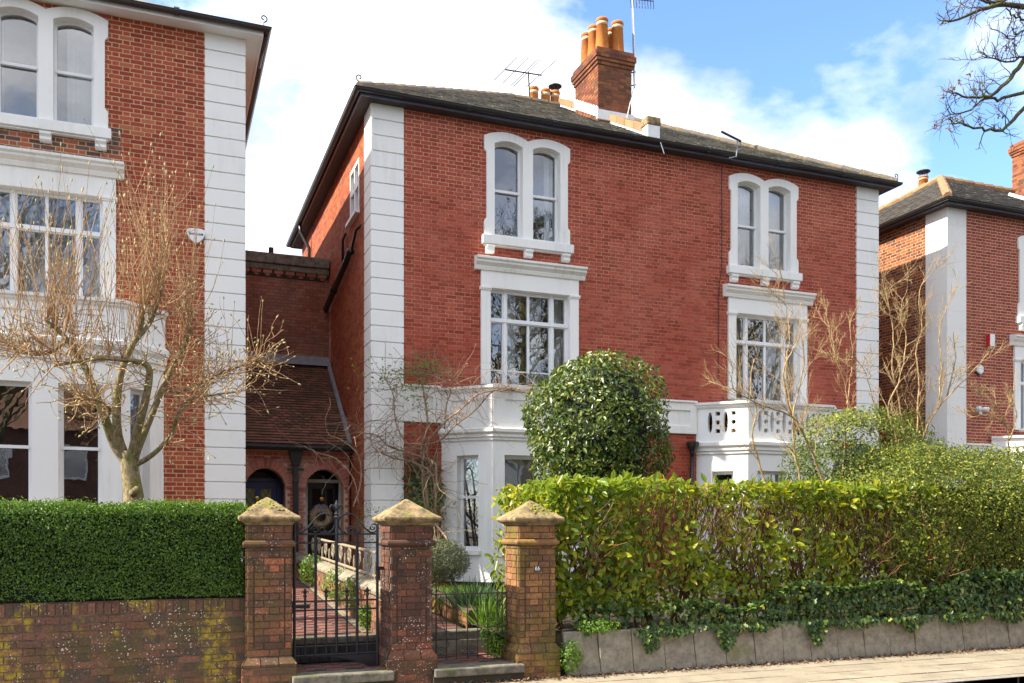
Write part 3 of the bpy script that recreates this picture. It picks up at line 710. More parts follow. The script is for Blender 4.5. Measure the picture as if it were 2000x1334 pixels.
# ------------------------------------------------------------------ main house (the semi-detached pair in the middle)
YM = 16.80; ZW = 9.84
main = thing('brick_house', 'wide red painted brick house with white quoins, two bay windows and tall orange chimney pots', 'house', (9.7, YM, .7))
FM = front(YM)
wA = [(6.82, 7.60, 9.45), (12.53, 7.60, 9.45)]; wB = [(6.885, 4.66, 6.58), (12.645, 4.66, 6.58)]
holesM = []; avoidM = []
for uc, z0, zs in wA: holesM.append((uc-.76, uc+.76, z0+.02, zs+.1)); avoidM.append((uc-1.1, uc+1.1, z0-.4, zs+.55))
for uc, z0, z1 in wB: holesM.append((uc-.87, uc+.87, z0-.05, z1+.02)); avoidM.append((uc-1.3, uc+1.3, z0-.1, z1+.7))
bays = [(5.02, 8.75), (10.78, 14.51)]
for a, b in bays: holesM.append((a+.02, b-.02, .9, 4.40)); avoidM.append((a-.1, b+.1, .5, 4.65))
avoidM += [(3, 16, 3.8, 4.6), (3, 16, 0, 2.6)]
wf = wall_sheet(FM, 4.25, 15.17, .6, ZW+.05, holesM, MT['mortar_main'], 'front_wall', main)
emit_bricks(FM, brick_field(4.272, 15.148, .6, ZW+.03, holesM), MT['brick_main'], wf, 300, avoidM)
FMs = Frame((3.665, 26.0, 0), (0, -1, 0))          # side wall towards the porch: u runs towards the street
sw = (26-18.92, 26-17.98, 8.22, 9.28)
ws = wall_sheet(FMs, 0, 26-17.38, .6, ZW+.05, [sw], MT['mortar_main'], 'side_wall', main)
emit_bricks(FMs, brick_field(.002, 26-17.402, 2.0, ZW+.03, [sw]), MT['brick_side'], ws, 0, rest='side_brickwork')
m = MB(); m.add([(15.77, YM+.6, .6), (15.77, 26, .6), (15.77, 26, ZW+.05), (15.77, YM+.6, ZW+.05)], [(0, 1, 2, 3)]); m.add([(3.665, 26, .6), (15.77, 26, .6), (15.77, 26, ZW+.05), (3.665, 26, ZW+.05)], [(3, 2, 1, 0)])
m.build('rear_walls', MT['brick_side'], main)
quoin(main, 3.635, 4.27, YM-.03, YM+.6, .6, ZW)
quoin(main, 15.15, 15.80, YM-.03, YM+.6, .6, ZW)
window_arched(main, FM, *wA[0], curt=[(-.78, -.70), (.5, .62)], label='arched double sash window with bare tree reflections')
window_arched(main, FM, *wA[1], curt=[(-.76, -.14), (.14, .76)], label='arched double sash window with drawn blue white curtains')
window_casement(main, FM, wB[0][0], wB[0][1], wB[0][2], 5.97, .86, curt=[(-.5, -.2), (.12, .38), (.55, .84)], glazbar=4.98)
window_casement(main, FM, wB[1][0], wB[1][1], wB[1][2], 5.97, .86, curt=[(-.84, -.5), (.1, .84)], glazbar=None)
bw = [[(.34, .80)], [(.24, .98), (1.19, 1.93)], [(.34, .80)]]
bay(main, 5.02, 8.75, YM, .78, .8, 3.22, 1.40, 3.50, 3.74, 4.53, bw, False, blind=.70, zm=2.42, label='white bay window with solid panelled parapet')
bay(main, 10.78, 14.51, YM, .78, .8, 3.05, 1.40, 3.42, 3.70, 4.53, bw, True, zm=2.3, label='white bay window with pierced balustrade parapet')
for (a, b) in ((4.272, 5.0), (8.78, 10.76), (14.53, 15.147)):    # rendered band beside and between the bays
    m = MB(); m.prism(FM, rect(a, b, 3.86, 4.53), [rect(a+.16, b-.16, 4.03, 4.36)] if b-a > .5 else [], .004, .06, .5); m.fbox(FM, a+.1, b-.1, .004, .025, 3.9, 4.5, .5); m.fbox(FM, a+.002, b-.002, .004, .10, 4.531, 4.57, .5)
    m.build('render_band', MT['white'], main, bevel=.006)
# side window
m = MB(); u0, u1, z0, z1 = sw; m.prism(FMs, rect(u0, u1, z0, z1), [rect(u0+.07, (u0+u1)/2-.03, z0+.6, z1-.07), rect((u0+u1)/2+.03, u1-.07, z0+.6, z1-.07), rect(u0+.07, (u0+u1)/2-.03, z0+.07, z0+.52), rect((u0+u1)/2+.03, u1-.07, z0+.07, z0+.52)], -.1, .012, .5)
w_ = m.build('window', MT['joinery'], main, label='small white casement high on the side wall'); m = MB(); m.fbox(FMs, u0-.05, u1+.05, -.05, .1, z0-.07, z0-.003); m.build('sill', MT['joinery'], w_)
for (p, q, r, s) in ((u0+.07, (u0+u1)/2-.03, z0+.6, z1-.07), ((u0+u1)/2+.03, u1-.07, z0+.6, z1-.07), (u0+.07, (u0+u1)/2-.03, z0+.07, z0+.52), ((u0+u1)/2+.03, u1-.07, z0+.07, z0+.52)): pane(FMs, rect(p, q, r, s), -.04, w_)
room(FMs, u0, u1, z0, z1, w_)
# roof
plan = [(3.665, YM), (15.77, YM), (15.77, 26.0), (3.665, 26.0)]
gt = eaves(main, plan, ZW, MT['fascia'], MT['black'], MT['soffit_dark'], .28, fh=.115); gutter_joints(gt, plan, .28, ZW+.08, MT['black'])
rf, zr = hip_roof(main, 3.665-.31, 15.77+.31, YM-.31, 26.31, ZW+.11, R(30), MT['slate'], MT['ridge'], budget=150)
# party wall upstand with flashing across the front slope
p0, p1 = Vector((9.72, 17.0, ZW+.11+.577*.51)), Vector((9.72, 21.4, zr))
for (w, h0, h1, mt_, nm) in ((.28, 0.0, .13, 'flash', 'party_wall_flashing'), (.31, .13, .24, 'ridge_red', 'party_wall_coping')):
    n = 11
    for i in range(n):
        a, b = p0.lerp(p1, i/n), p0.lerp(p1, (i+.97)/n); c = MB(); j = random.uniform(-.015, .015)
        c.add([(a.x-w/2, a.y, a.z+h0-.05), (a.x+w/2, a.y, a.z+h0-.05), (b.x+w/2, b.y, b.z+h0-.05), (b.x-w/2, b.y, b.z+h0-.05), (a.x-w/2, a.y, a.z+h1+j), (a.x+w/2, a.y, a.z+h1+j), (b.x+w/2, b.y, b.z+h1+j), (b.x-w/2, b.y, b.z+h1+j)], [(0, 1, 2, 3), (4, 7, 6, 5), (0, 4, 5, 1), (1, 5, 6, 2), (2, 6, 7, 3), (3, 7, 4, 0)])
        c.build(nm, MT[mt_], rf)
c = MB(); c.box(9.57, 9.87, 16.78, 17.05, ZW+.25, ZW+.56); c.build('flashing_block', MT['flash'], rf, bevel=.01)
c = MB(); c.box(9.55, 9.89, 16.76, 17.07, ZW+.561, ZW+.74); c.build('party_wall_end', MT['cap'], rf, bevel=.03)
def pot(parent, x, y, z, h=.85, r0=.165, r1=.125, cowl=False):
    m = MB(); m.lathe((x, y, z), [(r0*.98, 0), (r0, .04), (r1*1.02, h*.9), (r1*1.16, h*.91), (r1*1.18, h*.97), (r1*1.05, h), (r1*.8, h), (r1*.78, h*.9)], 18, .5); p = m.build('chimney_pot', MT['pot'], parent, smooth=False)
    for q in p.data.polygons: q.use_smooth = True
    m = MB(); m.lathe((x, y, z), [(r1*1.03+.006, h*.80), (r1*1.025+.006, h*.895)], 18, .5); m.build('lime_band', MT['pot_rim'], p, smooth=True)
    if cowl:
        m = MB(); m.lathe((x, y, z+h+.16), [(.02, .06), (.20, 0), (.20, -.02), (.02, .03)], 16, .5)
        for k in range(6): a = k*math.pi/3; m.tube([(x+.12*math.cos(a), y+.12*math.sin(a), z+h-.03), (x+.12*math.cos(a), y+.12*math.sin(a), z+h+.17)], .008, 4)
        m.build('wire_cowl', MT['iron'], p)
def stack(house, x0, x1, y0, y1, z0, z1, pots, mat='brick_chimney', budget=0, cap=.3, cowls=(), ph=.85, proudcap=.05):
    c = MB(); c.box(x0, x1, y0, y1, z0, z1-.01); st = c.build('chimney', MT['mortar_old'], house)
    zt = z1 - cap
    for F, L in ((Frame((x0, y0, 0), (1, 0, 0)), x1-x0), (Frame((x0, y1, 0), (0, -1, 0)), y1-y0), (Frame((x1, y0, 0), (0, 1, 0)), y1-y0)):
        emit_bricks(F, brick_field(0, L, z0, zt, bond='flemish', joint=.012), MT[mat], st, budget if F.N.y < -.5 else 0, proud=.006)
    for (e, a, b) in ((.03, zt-.08, zt), (.06, zt, zt+.075), (proudcap+.035, zt+.075, z1-.10), (.05, z1-.10, z1)):
        for F, L in ((Frame((x0-e, y0-e, 0), (1, 0, 0)), x1-x0+2*e), (Frame((x0-e, y1+e, 0), (0, -1, 0)), y1-y0+2*e), (Frame((x1+e, y0-e, 0), (0, 1, 0)), y1-y0+2*e)):
            emit_bricks(F, brick_field(0, L, a, b, bond='stretcher', joint=.010, course=max(.075, (b-a)/max(1, round((b-a)/.075)))), MT[mat], st, 0, proud=.004, rest='cap_course')
        c = MB(); c.box(x0-e+.001, x1+e-.001, y0-e+.001, y1+e-.001, a+.001, b-.001); c.build('cap_bed', MT['mortar_dark'], st)
    f = MB(); f.add([(x0, y0, z1), (x1, y0, z1), (x1, y1, z1), (x0, y1, z1), ((x0+x1)/2, (y0+y1)/2, z1+.07)], [(0, 1, 4), (1, 2, 4), (2, 3, 4), (3, 0, 4)]); f.build('flaunching', MT['cap'], st)
    for i, (x, y) in enumerate(pots): pot(st, x, y, z1-.02, ph, cowl=i in cowls)
    return st
st1 = stack(main, 9.29, 10.15, 18.56, 19.78, 10.6, 12.86, [(9.53, 18.83), (9.93, 18.83), (9.50, 19.19), (9.93, 19.19), (9.49, 19.55), (9.92, 19.55)], budget=60)
m = MB()   # stepped lead flashing at the foot of the stack
for i in range(9):
    y = 18.5+i*.145; z = ZW+.15+.577*(y-16.38); m.add([(9.272, y, z+.02), (9.272, y+.15, z+.1), (9.272, y+.13, z+.34), (9.272, y+.03, z+.26)], [(0, 3, 2, 1)]); m.add([(9.278, y, z+.02), (9.278, y+.15, z+.1), (9.278, y+.13, z+.34), (9.278, y+.03, z+.26)], [(0, 1, 2, 3)])
m.box(9.24, 10.2, 18.50, 18.555, 11.2, 11.42); m.build('stepped_flashing', MT['flash'], st1)
stack(main, 9.7, 10.9, 23.6, 24.4, 11, 13.55, [(9.95, 24.0), (10.32, 24.0), (10.62, 24.0)], ph=1.0, cowls=(2,))
# pipes
def pipe(parent, pts, r, name='drain_pipe', mat='black', sides=10, collars=True):
    m = MB(); m.tube(pts, r, sides, .5)
    if collars:
        for i in range(len(pts)-1):
            a, b = Vector(pts[i]), Vector(pts[i+1]); n = int((b-a).length/1.7)
            for k in range(n): c = a.lerp(b, (k+.5)/max(n, 1)); d = (b-a).normalized()*.05; m.tube([c-d, c+d], r*1.25, sides, .5)
    return m.build(name, MT[mat], parent, smooth=True)
X = 3.56
pipe(main, [(X, 21.9, 6.90), (X, 18.75, 7.42), (X+.02, 18.55, 7.55), (X+.03, 18.45, 7.50)], .065, 'soil_pipe')
pipe(main, [(X+.04, 18.55, 7.5), (X+.04, 18.0, 7.82), (3.68, 17.75, 7.86)], .03, 'waste_pipe')
pipe(main, [(X+.04, 19.45, 7.3), (X+.04, 19.45, 8.05), (X+.04, 19.1, 8.07)], .028, 'waste_pipe')
pipe(main, [(3.36, 24.3, ZW+.05), (3.38, 24.3, ZW-.15), (X+.03, 24.2, ZW-.6), (X+.03, 24.2, 6.5)], .045)
xb = 10.62
pipe(main, [(xb, YM-.08, 3.45), (xb, YM-.08, .8)], .042)
m = MB(); m.lathe((xb, YM-.12, 3.42), [(.05, 0), (.06, .05), (.12, .16), (.135, .26), (.11, .26)], 12, .5); m.build('hopper_head', MT['black'], main)
# cable and scrolls
cb = MB(); cb.tube([(11.42, YM-.02, ZW-.05), (11.42, YM-.02, 7.5), (11.36, YM-.02, 7.2), (11.34, YM-.02, 6.8), (11.34, YM-.02, 5.1)], .008, 5); cb.build('cable', MT['brown_gutter'], main)
def scroll(parent, p, s=1):
    m = MB(); pts = []
    for i in range(22):
        t = i/21; a = -math.pi/2 + t*6.5; r = .07*(1-t*.75)
        pts.append((p[0]+s*(r*math.cos(a)), p[1], p[2]+.14+r*math.sin(a)))
    m.tube([(p[0], p[1], p[2]-.05)] + pts, .012, 5); m.build('roof_scroll', MT['iron'], parent)
scroll(rf, (3.36, 16.50, ZW+.15), -1); scroll(rf, (16.06, 16.50, ZW+.13), 1)

# ------------------------------------------------------------------ left house
YL = 16.50; ZL = 10.42
left = thing('brick_house', 'crimson brick house with white soffit, arched window and alarm box behind the budding magnolia', 'house', (-1, YL, .9))
FL = front(YL); uL = -1.80
hL = [(uL-.76, uL+.76, 8.49, 10.27), (uL-.86, uL+.86, 5.62, 7.36), (-3.58, -.02, .9, 5.4)]
aL = [(uL-1.1, uL+1.1, 8.1, 10.5), (uL-1.25, uL+1.25, 5.5, 8.2), (-3.8, .1, .5, 5.6), (-5, 2, 0, 2.3)]
wl = wall_sheet(FL, -5.2, .68, .6, ZL+.05, hL, MT['mortar_cream'], 'front_wall', left)
bl = brick_field(-5.2, .658, .6, ZL+.03, hL, joint=.016, phase=.05)
mixd = [b for b in bl if 7.95 < b[2] < 8.5 and b[0] < -.75]; rest_ = [b for b in bl if not (7.95 < b[2] < 8.5 and b[0] < -.75)]
emit_bricks(FL, rest_, MT['brick_left'], wl, 280, aL); emit_bricks(FL, mixd, MT['brick_mixed'], wl, 20, [], rest='mixed_brickwork')
m = MB(); m.add([(1.32, YL+.6, .6), (1.32, 26, .6), (1.32, 26, ZL+.05), (1.32, YL+.6, ZL+.05)], [(0, 1, 2, 3)]); m.add([(-5.2, YL, .6), (-5.2, 26, .6), (-5.2, 26, ZL), (-5.2, YL, ZL)], [(3, 2, 1, 0)]); m.add([(-5.2, 26, .6), (1.32, 26, .6), (1.32, 26, ZL), (-5.2, 26, ZL)], [(3, 2, 1, 0)]); m.build('rear_walls', MT['brick_side'], left)
quoin(left, .66, 1.34, YL-.03, YL+.6, .6, ZL)
window_arched(left, FL, uL, 8.47, 10.16, rise=.08, curt=[(-.74, -.66), (.28, .76)], zm=9.37)
window_casement(left, FL, uL, 5.60, 7.34, 6.74, .85, curt=[(-.84, .84)], frames=[.32, .42, .42, .32])
bay(left, -3.6, 0.0, YL, .64, .9, 4.12, 2.05, 4.50, 4.88, 5.50, [[(.25, .66)], [(.36, 1.03), (1.40, 2.03)], [(.18, .60)]], False, zm=3.10, label='white bay window with two front sashes')
planL = [(-5.2, YL), (1.32, YL), (1.32, 26.0), (-5.2, 26.0)]
gL = eaves(left, planL, ZL, MT['joinery'], MT['brown_gutter'], MT['joinery'], .30, fh=.12); gutter_joints(gL, planL, .3, ZL+.085, MT['brown_gutter'])
rfl, _ = hip_roof(left, -5.62, 1.74, YL-.42, 26.42, ZL+.15, R(30), MT['slate'], MT['ridge'], budget=0) if False else (None, None)
m = MB(); t = math.tan(R(30)); x0, x1, y0, y1, ze = -5.52, 1.64, YL-.32, 26.32, ZL+.11; hw = (x1-x0)/2; zr_ = ze+hw*t
m.add([(x0, y0, ze), (x1, y0, ze), (x1, y1, ze), (x0, y1, ze), (x0+hw, y0+hw, zr_), (x0+hw, y1-hw, zr_)], [(0, 1, 4), (1, 2, 5, 4), (2, 3, 5), (3, 0, 4, 5)]); rl = m.build('roof', MT['slate'], left)
scroll(rl, (1.62, YL-.30, ZL+.15), 1)
pipe(left, [(1.66, YL-.2, ZL+.02), (1.66, 17.4, ZL+.02)], .03, 'gutter_pipe', 'brown_gutter', collars=False)

# ------------------------------------------------------------------ right house
YR = 16.60; ZR = 9.62
right = thing('brick_house', 'deep red brick house with pale mortar and plain white corner pilaster at the right edge', 'house', (20, YR, .7))
FR = front(YR); uR = 21.0
hR = [(uR-.76, uR+.76, 7.18, 9.1), (uR-.87, uR+.87, 4.3, 6.1)]
wr = wall_sheet(FR, 18.31, 25, .6, ZR+.05, hR, MT['mortar_pink'], 'front_wall', right)
emit_bricks(FR, brick_field(18.335, 25, .6, ZR+.03, hR, joint=.017), MT['brick_right'], wr, 300, [(uR-1.2, uR+1.3, 6.9, 9.4), (uR-1.4, uR+1.4, 4.1, 6.85), (18, 26, 0, 4.0)])
FRs = Frame((17.75, 25.0, 0), (0, -1, 0))
w2 = wall_sheet(FRs, 0, 25-17.2, .6, ZR+.05, [], MT['mortar_cream'], 'side_wall', right)
emit_bricks(FRs, brick_field(0, 25-17.232, .8, ZR+.03, joint=.015), MT['brick_right_side'], w2, 0, rest='side_brickwork')
c = MB(); c.box(17.72, 18.33, YR-.03, YR+.63, .6, ZR); p_ = c.build('corner_pilaster', MT['white_old'], right)
for i in range(22):
    z = ZR-.42*i
    if z-.41 > .6: c = MB(); c.box(17.716, 18.334, YR-.034, YR+.634, z-.412, z-.002); c.build('render_block', MT['white_old'], p_, bevel=.003)
m = MB(); m.add([(17.75, 25, .6), (25, 25, .6), (25, 25, ZR), (17.75, 25, ZR)], [(3, 2, 1, 0)]); m.add([(25, YR, .6), (25, 25, .6), (25, 25, ZR), (25, YR, ZR)], [(0, 1, 2, 3)]); m.build('rear_walls', MT['brick_right_side'], right)
window_arched(right, FR, uR, 7.16, 9.02, zm=8.15); window_casement(right, FR, uR, 4.3, 6.08, 5.5, .86, pil=.2)
m = MB(); m.prism(FR, rect(18.34, 25, 3.1, 3.86), [], .004, .05, .5); m.fbox(FR, 18.34, 25, .004, .10, 3.861, 3.91, .5); m.build('render_band', MT['white'], right)
bay(right, 19.2, 22.9, YR, .75, .8, 2.9, 1.4, 3.1, 3.35, 4.1, bw, False, label='white bay window of the far right house')
planR = [(17.75, YR), (25, YR), (25, 25.0), (17.75, 25.0)]
gR = eaves(right, planR, ZR, MT['fascia'], MT['black'], MT['soffit_dark'], .28, fh=.115)
rfr = None
t = math.tan(R(31)); x0, x1, y0, y1, ze = 17.75-.31, 25.31, YR-.31, 25.31, ZR+.11; hw = 4.02
m = MB(); pk = (x0+hw, y0+hw, ze+hw*t); pk2 = (x1-.2, y0+hw, ze+hw*t)
m.add([(x0, y0, ze), (x1, y0, ze), (x1, y0+2*hw, ze), (x0, y0+2*hw, ze), pk, pk2], [(0, 1, 5, 4), (2, 3, 4, 5), (3, 0, 4), (1, 2, 5)]); rr = m.build('roof', MT['slate_right'], right)
cp, sp = math.cos(R(31)), math.sin(R(31)); nrow = int(hw/cp/.2)
slates((x0, y0, ze), (1, 0, 0), (0, cp, sp), (0, -sp, cp), nrow, .2, .25, lambda s: s*cp, lambda s: x1-x0-.3, MT['slate_right'], rr, budget=60)
slates((x0, y0+2*hw, ze), (0, -1, 0), (cp, 0, sp), (-sp, 0, cp), nrow, .2, .25, lambda s: s*cp, lambda s: 2*hw-s*cp, MT['slate_right'], rr, budget=60)
for (p, q) in (((x0, y0, ze), pk), ((x0, y0+2*hw, ze), pk), (pk, pk2)):
    p, q = Vector(p), Vector(q); k = int((q-p).length/.4); r = MB()
    for i in range(k): r.tube([p.lerp(q, i/k)+Vector((0, 0, .02)), p.lerp(q, (i+1)/k)+Vector((0, 0, .035))], [.10, .115], 8)
    r.build('ridge_tiles', MT['ridge_red'], rr, kind='stuff')
FS = Frame((x0, y0, ze), (1, 0, 0), (0, -sp, cp), (0, cp, sp))
for (a, b, s0, s1) in ((5.2, 6.1, 2.2, 3.2), (6.5, 7.3, 2.0, 3.0)):
    m = MB(); m.fbox(FS, a, b, .02, .10, s0, s1, .5); sk = m.build('skylight', MT['joinery'], rr, bevel=.01); pane(FS, rect(a+.07, b-.07, s0+.07, s1-.07), .106, sk)
pot(rr, *(pk[0]-.05, pk[1]+.6, pk[2]-.25), .55, cowl=True)
stack(right, 24.35, 25.2, 19.2, 20.3, 10.5, 13.6, [(24.58, 19.5), (24.98, 19.6)], cowls=(0, 1), mat='brick_right_side')
m = MB(); m.fbox(FRs, 25-20.1, 25-19.85, .0, .09, 8.85, 9.05, .5); m.build('vent_box', MT['black'], right)

# ------------------------------------------------------------------ porch block between the houses
YP = 18.85; porch = thing('porch_block', 'shared brick porch with two arched doorways under a mossy tiled roof between the houses', 'porch', (2.5, YP, .9))
FP = front(YP); XA, XB = 1.345, 3.632; xm = 2.505
FPd = Frame((XA, 21.4, 0), (1, 0, 0))
rw = wall_sheet(FPd, 0, XB-XA, 3.4, 7.62, [], MT['mortar_dark'], 'rear_wall', porch)
emit_bricks(FPd, brick_field(0, XB-XA, 3.9, 7.60, joint=.010), MT['brick_rear'], rw, 120)
m = MB(); m.box(XA, XB, 21.30, 22.1, 7.92, 8.16); m.box(XA, XB, 21.34, 22.1, 7.78, 7.919); m.build('parapet_coping', MT['step'], porch, bevel=.02)
for i in range(9):
    u = XA + .13 + i*.25; c = MB(); c.box(u-.10, u+.10, 21.36, 21.41, 7.70, 7.779); c.box(u-.05, u+.05, 21.375, 21.41, 7.65, 7.699); c.build('dentil', MT['brick_rear'], porch)
m = MB(); m.tube([(2.35, 21.8, 8.1), (2.35, 21.8, 8.42)], .06, 10); m.build('vent_pipe', MT['black'], porch)
ops = [(1.53, 2.32), (2.72, 3.51)]; zsp, rise = 2.72, .33; zE = 3.46
hol = [[(a, .9), (b, .9)] + arc(b, zsp, a, zsp, rise, 14) for a, b in ops]
m = MB(); m.prism(FP, rect(XA, XB, .9, zE), hol, -.34, 0, .5); pw = m.build('arched_wall', MT['mortar_pink'], porch)
def inarch(u, z, extra=0.0):
    for a, b in ops:
        c, h = (a+b)/2, (b-a)/2+extra
        if abs(u-c) < h:
            if z < zsp: return True
            t = (u-c)/h; k = math.sqrt(max(0, 1-t*t)) * .5 + (1-t*t) * .5
            if z < zsp + (rise+extra*.95)*k: return True
    return False
bp = brick_field(XA, XB, .9, zE-.08, [(a-.002, b+.002, .9, zsp) for a, b in ops], joint=.012, clip=lambda u, z: not inarch(u, z, .235 if z > zsp+.0 else 0.06))
emit_bricks(FP, bp, MT['brick_porch'], pw, 180)
for a, b in ops:       # rubbed brick voussoirs
    c, h = (a+b)/2, (b-a)/2; n = 17
    for i in range(n):
        A0, A1 = math.pi*(i+.05)/n, math.pi*(i+.95)/n; P = []
        for (ang, e) in ((A0, 0.004), (A1, 0.004), (A1, .215), (A0, .215)):
            u = c - (h+e)*math.cos(ang); k = math.sin(ang); P.append((u, zsp + (rise+e)*(.5*k+.5*k*k)))
        P = [(min(max(x, XA), XB), z) for x, z in P]
        m = MB(); m.prism(FP, P[::-1], [], -.01, .008+random.uniform(0, .003), .1+.8*random.random()); m.build('brick', MT['brick_porch'], pw)
m = MB()
for x in (1.345, 2.33, 3.52): m.fbox(FP, x, x+(.38 if x == 2.33 else .11 if x > 3 else .18), -.34, .05, zsp-.09, zsp-.02, .5)
m.build('impost', MT['brick_porch'], porch, bevel=.01)
m = MB(); m.sweep_u(FP, [(0, zE-.09), (.04, zE-.09), (.07, zE-.05), (.07, zE), (0, zE)], XA, XB, .5); m.build('eaves_moulding', MT['brick_porch'], porch)
# roof
pr = math.atan2(4.02+EYE-3.55-.0, 21.4-18.6); pr = math.atan2(5.72-3.52, 2.8); cp, sp = math.cos(pr), math.sin(pr); sl = 2.8/cp
m = MB(); m.add([(XA, 18.6, 3.52), (XB, 18.6, 3.52), (XB, 21.4, 5.72), (XA, 21.4, 5.72)], [(0, 1, 2, 3)]); m.add([(XA, 18.6, 3.50), (XB, 18.6, 3.50), (XB, 18.9, 3.50), (XA, 18.9, 3.50)], [(3, 2, 1, 0)]); pr_ = m.build('roof', MT['tile_porch'], porch)
def scal(u, s):
    j = s/.105
    for (c, r0) in ((1.15, 9), (.45, 17), (1.0, 27)):
        if abs(j-r0) < 4.5 and abs(u-c) < .62-.115*abs(j-r0): return True
    return False
slates((XA, 18.6, 3.52), (1, 0, 0), (0, cp, sp), (0, -sp, cp), int(sl/.105), .105, .165, lambda s: .0, lambda s: XB-XA, MT['tile_porch'], pr_, name='roof_tile', thick=.014, budget=300, scallop=scal)
m = MB(); m.box(XA, XB, 21.33, 21.398, 5.62, 5.84); m.box(XA, XB, 21.1, 21.34, 5.60, 5.68); m.build('lead_flashing', MT['lead'], porch)
m = MB(); m.tube([(XB-.03, 18.6, 3.57), (XB-.03, 21.35, 5.74)], .05, 6); m.build('verge_fillet', MT['lead'], porch)
m = MB(); m.sweep_u(FP, [(.27, 3.40), (.36, 3.40), (.39, 3.45), (.39, 3.50), (.25, 3.50)], XA, XB, .5); m.sweep_u(FP, [(.0, 3.465), (.26, 3.465), (.26, 3.49), (.0, 3.49)], XA, XB, .5); m.build('gutter', MT['black'], porch)
m = MB(); x = 2.505; y = YP-.14
m.add([(x-.15, y-.11, 3.42), (x+.15, y-.11, 3.42), (x+.15, y+.11, 3.42), (x-.15, y+.11, 3.42), (x-.07, y-.07, 3.10), (x+.07, y-.07, 3.10), (x+.07, y+.07, 3.10), (x-.07, y+.07, 3.10)], [(0, 1, 2, 3), (0, 4, 5, 1), (1, 5, 6, 2), (2, 6, 7, 3), (3, 7, 4, 0), (4, 7, 6, 5)])
m.box(x-.165, x+.165, y-.125, y+.125, 3.421, 3.47); m.box(x-.05, x+.05, y-.05, y+.05, .95, 3.099); m.box(x-.17, x+.17, y-.02, y+.03, 3.0, 3.05); m.box(x-.06, x+.06, y-.06, y+.055, 2.75, 2.80); m.build('rainwater_hopper', MT['black'], porch, bevel=.006)
# doors set back inside
YD = 19.5; FD = front(YD); z0 = 1.0
side = MB(); side.box(2.50, 2.56, YP+.36, YD-.1, .9, 3.4); side.box(XA+.001, XA+.05, YP+.36, YD, .9, 3.4); side.build('inner_wall', MT['brick_side'], porch)
FI = Frame((3.60, YD+.3, 0), (0, -1, 0)); emit_bricks(FI, brick_field(0, 1.0, .9, 3.3), MT['brick_side'], porch, 0, rest='inner_brickwork'); m = MB(); m.add([FI.p(0, 0, .9), FI.p(1.05, 0, .9), FI.p(1.05, 0, 3.4), FI.p(0, 0, 3.4)], [(0, 1, 2, 3)]); m.add([(XA, YP-.3, 3.39), (XB, YP-.3, 3.39), (XB, YD+.3, 3.39), (XA, YD+.3, 3.39)], [(0, 1, 2, 3)]); m.build('inner_lining', MT['mortar_pink'], porch)
def door(xl, xr, mat, kind):
    m = MB(); f = .07
    m.prism(FD, rect(xl-.3, xr+.3, .9, 3.38), [rect(xl, xr, 1.0, 2.80), rect(xl, xr, 2.87, 3.25)], -.1, -.0, .5); fr = m.build('door_frame', MT['joinery'] if kind == 'black' else MT['door_blue'], porch)
    m = MB(); w = xr-xl
    pan = [rect(xl+.11, xl+w/2-.05, 1.95, 2.66), rect(xl+w/2+.05, xr-.11, 1.95, 2.66), rect(xl+.11, xl+w/2-.05, 1.16, 1.75), rect(xl+w/2+.05, xr-.11, 1.16, 1.75)]
    m.prism(FD, rect(xl+.004, xr-.004, 1.003, 2.797), pan, -.07, -.03, .5); d = m.build('door', MT[mat], porch, bevel=.006, label='%s panelled front door' % ('black' if kind == 'black' else 'navy blue'))
    for i, p in enumerate(pan):
        q = MB(); q.add([FD.p(a, -.055, b) for a, b in p], [(0, 1, 2, 3)], .5); q.build('door_panel', MT['glass_dim'] if (kind == 'black' and i < 2) else MT['glass_lead'] if i < 2 else MT[mat], d)
    if kind == 'blue':
        q = MB()
        for p in pan[:2]:
            (a, b), (c, e) = p[0], p[2]
            for k in range(-4, 8):
                for s in (1, -1):
                    pts = []
                    for t in range(25):
                        zz = b + (e-b)*t/24; uu = (a + k*.12 + (zz-b)*.62) if s > 0 else (c - k*.12 - (zz-b)*.62)
                        if a < uu < c: pts.append(FD.p(uu, -.05, zz))
                    if len(pts) > 1: q.tube([pts[0], pts[-1]], .006, 4)
        q.build('lead_came', MT['iron'], d)
    q = MB(); q.add([FD.p(xl, -.06, 2.87), FD.p(xr, -.06, 2.87), FD.p(xr, -.06, 3.25), FD.p(xl, -.06, 3.25)], [(0, 1, 2, 3)]); q.build('fanlight', MT['glass_dim'], fr)
    q = MB(); q.lathe((0, 0, 0), [(.01, 0), (.035, .01), (.03, .03), (.012, .035)], 12); o = q.build('door_knob', MT['brass'], d); o.location = FD.p(xr-.09, -.02, 1.85); o.rotation_euler = (R(90), 0, 0)
    q = MB(); q.lathe((0, 0, 0), [(.01, 0), (.05, .01), (.045, .03), (.012, .035)], 12); o = q.build('door_knocker', MT['brass'], d); o.location = FD.p((xl+xr)/2-.02, -.02, 2.45); o.rotation_euler = (R(90), 0, 0)
    return d
m = MB(); m.box(XA, XB, YD+.32, YD+.36, .9, 3.4); m.build('dark_backing', MT['room'], porch)  # added dark panel, keeps bright sky from showing through the door glass
door(1.46, 2.22, 'door_blue', 'blue'); door(2.86, 3.52, 'door_black', 'black')
m = MB(); m.box(XA, XB, YP-.35, YD+.2, .75, .995); m.build('porch_floor', MT['step'], porch)
m = MB(); m.box(3.60-.02, 3.585, YP+.1, YP+.28, 1.86, 2.0); m.build('door_bell', MT['plastic'], porch)
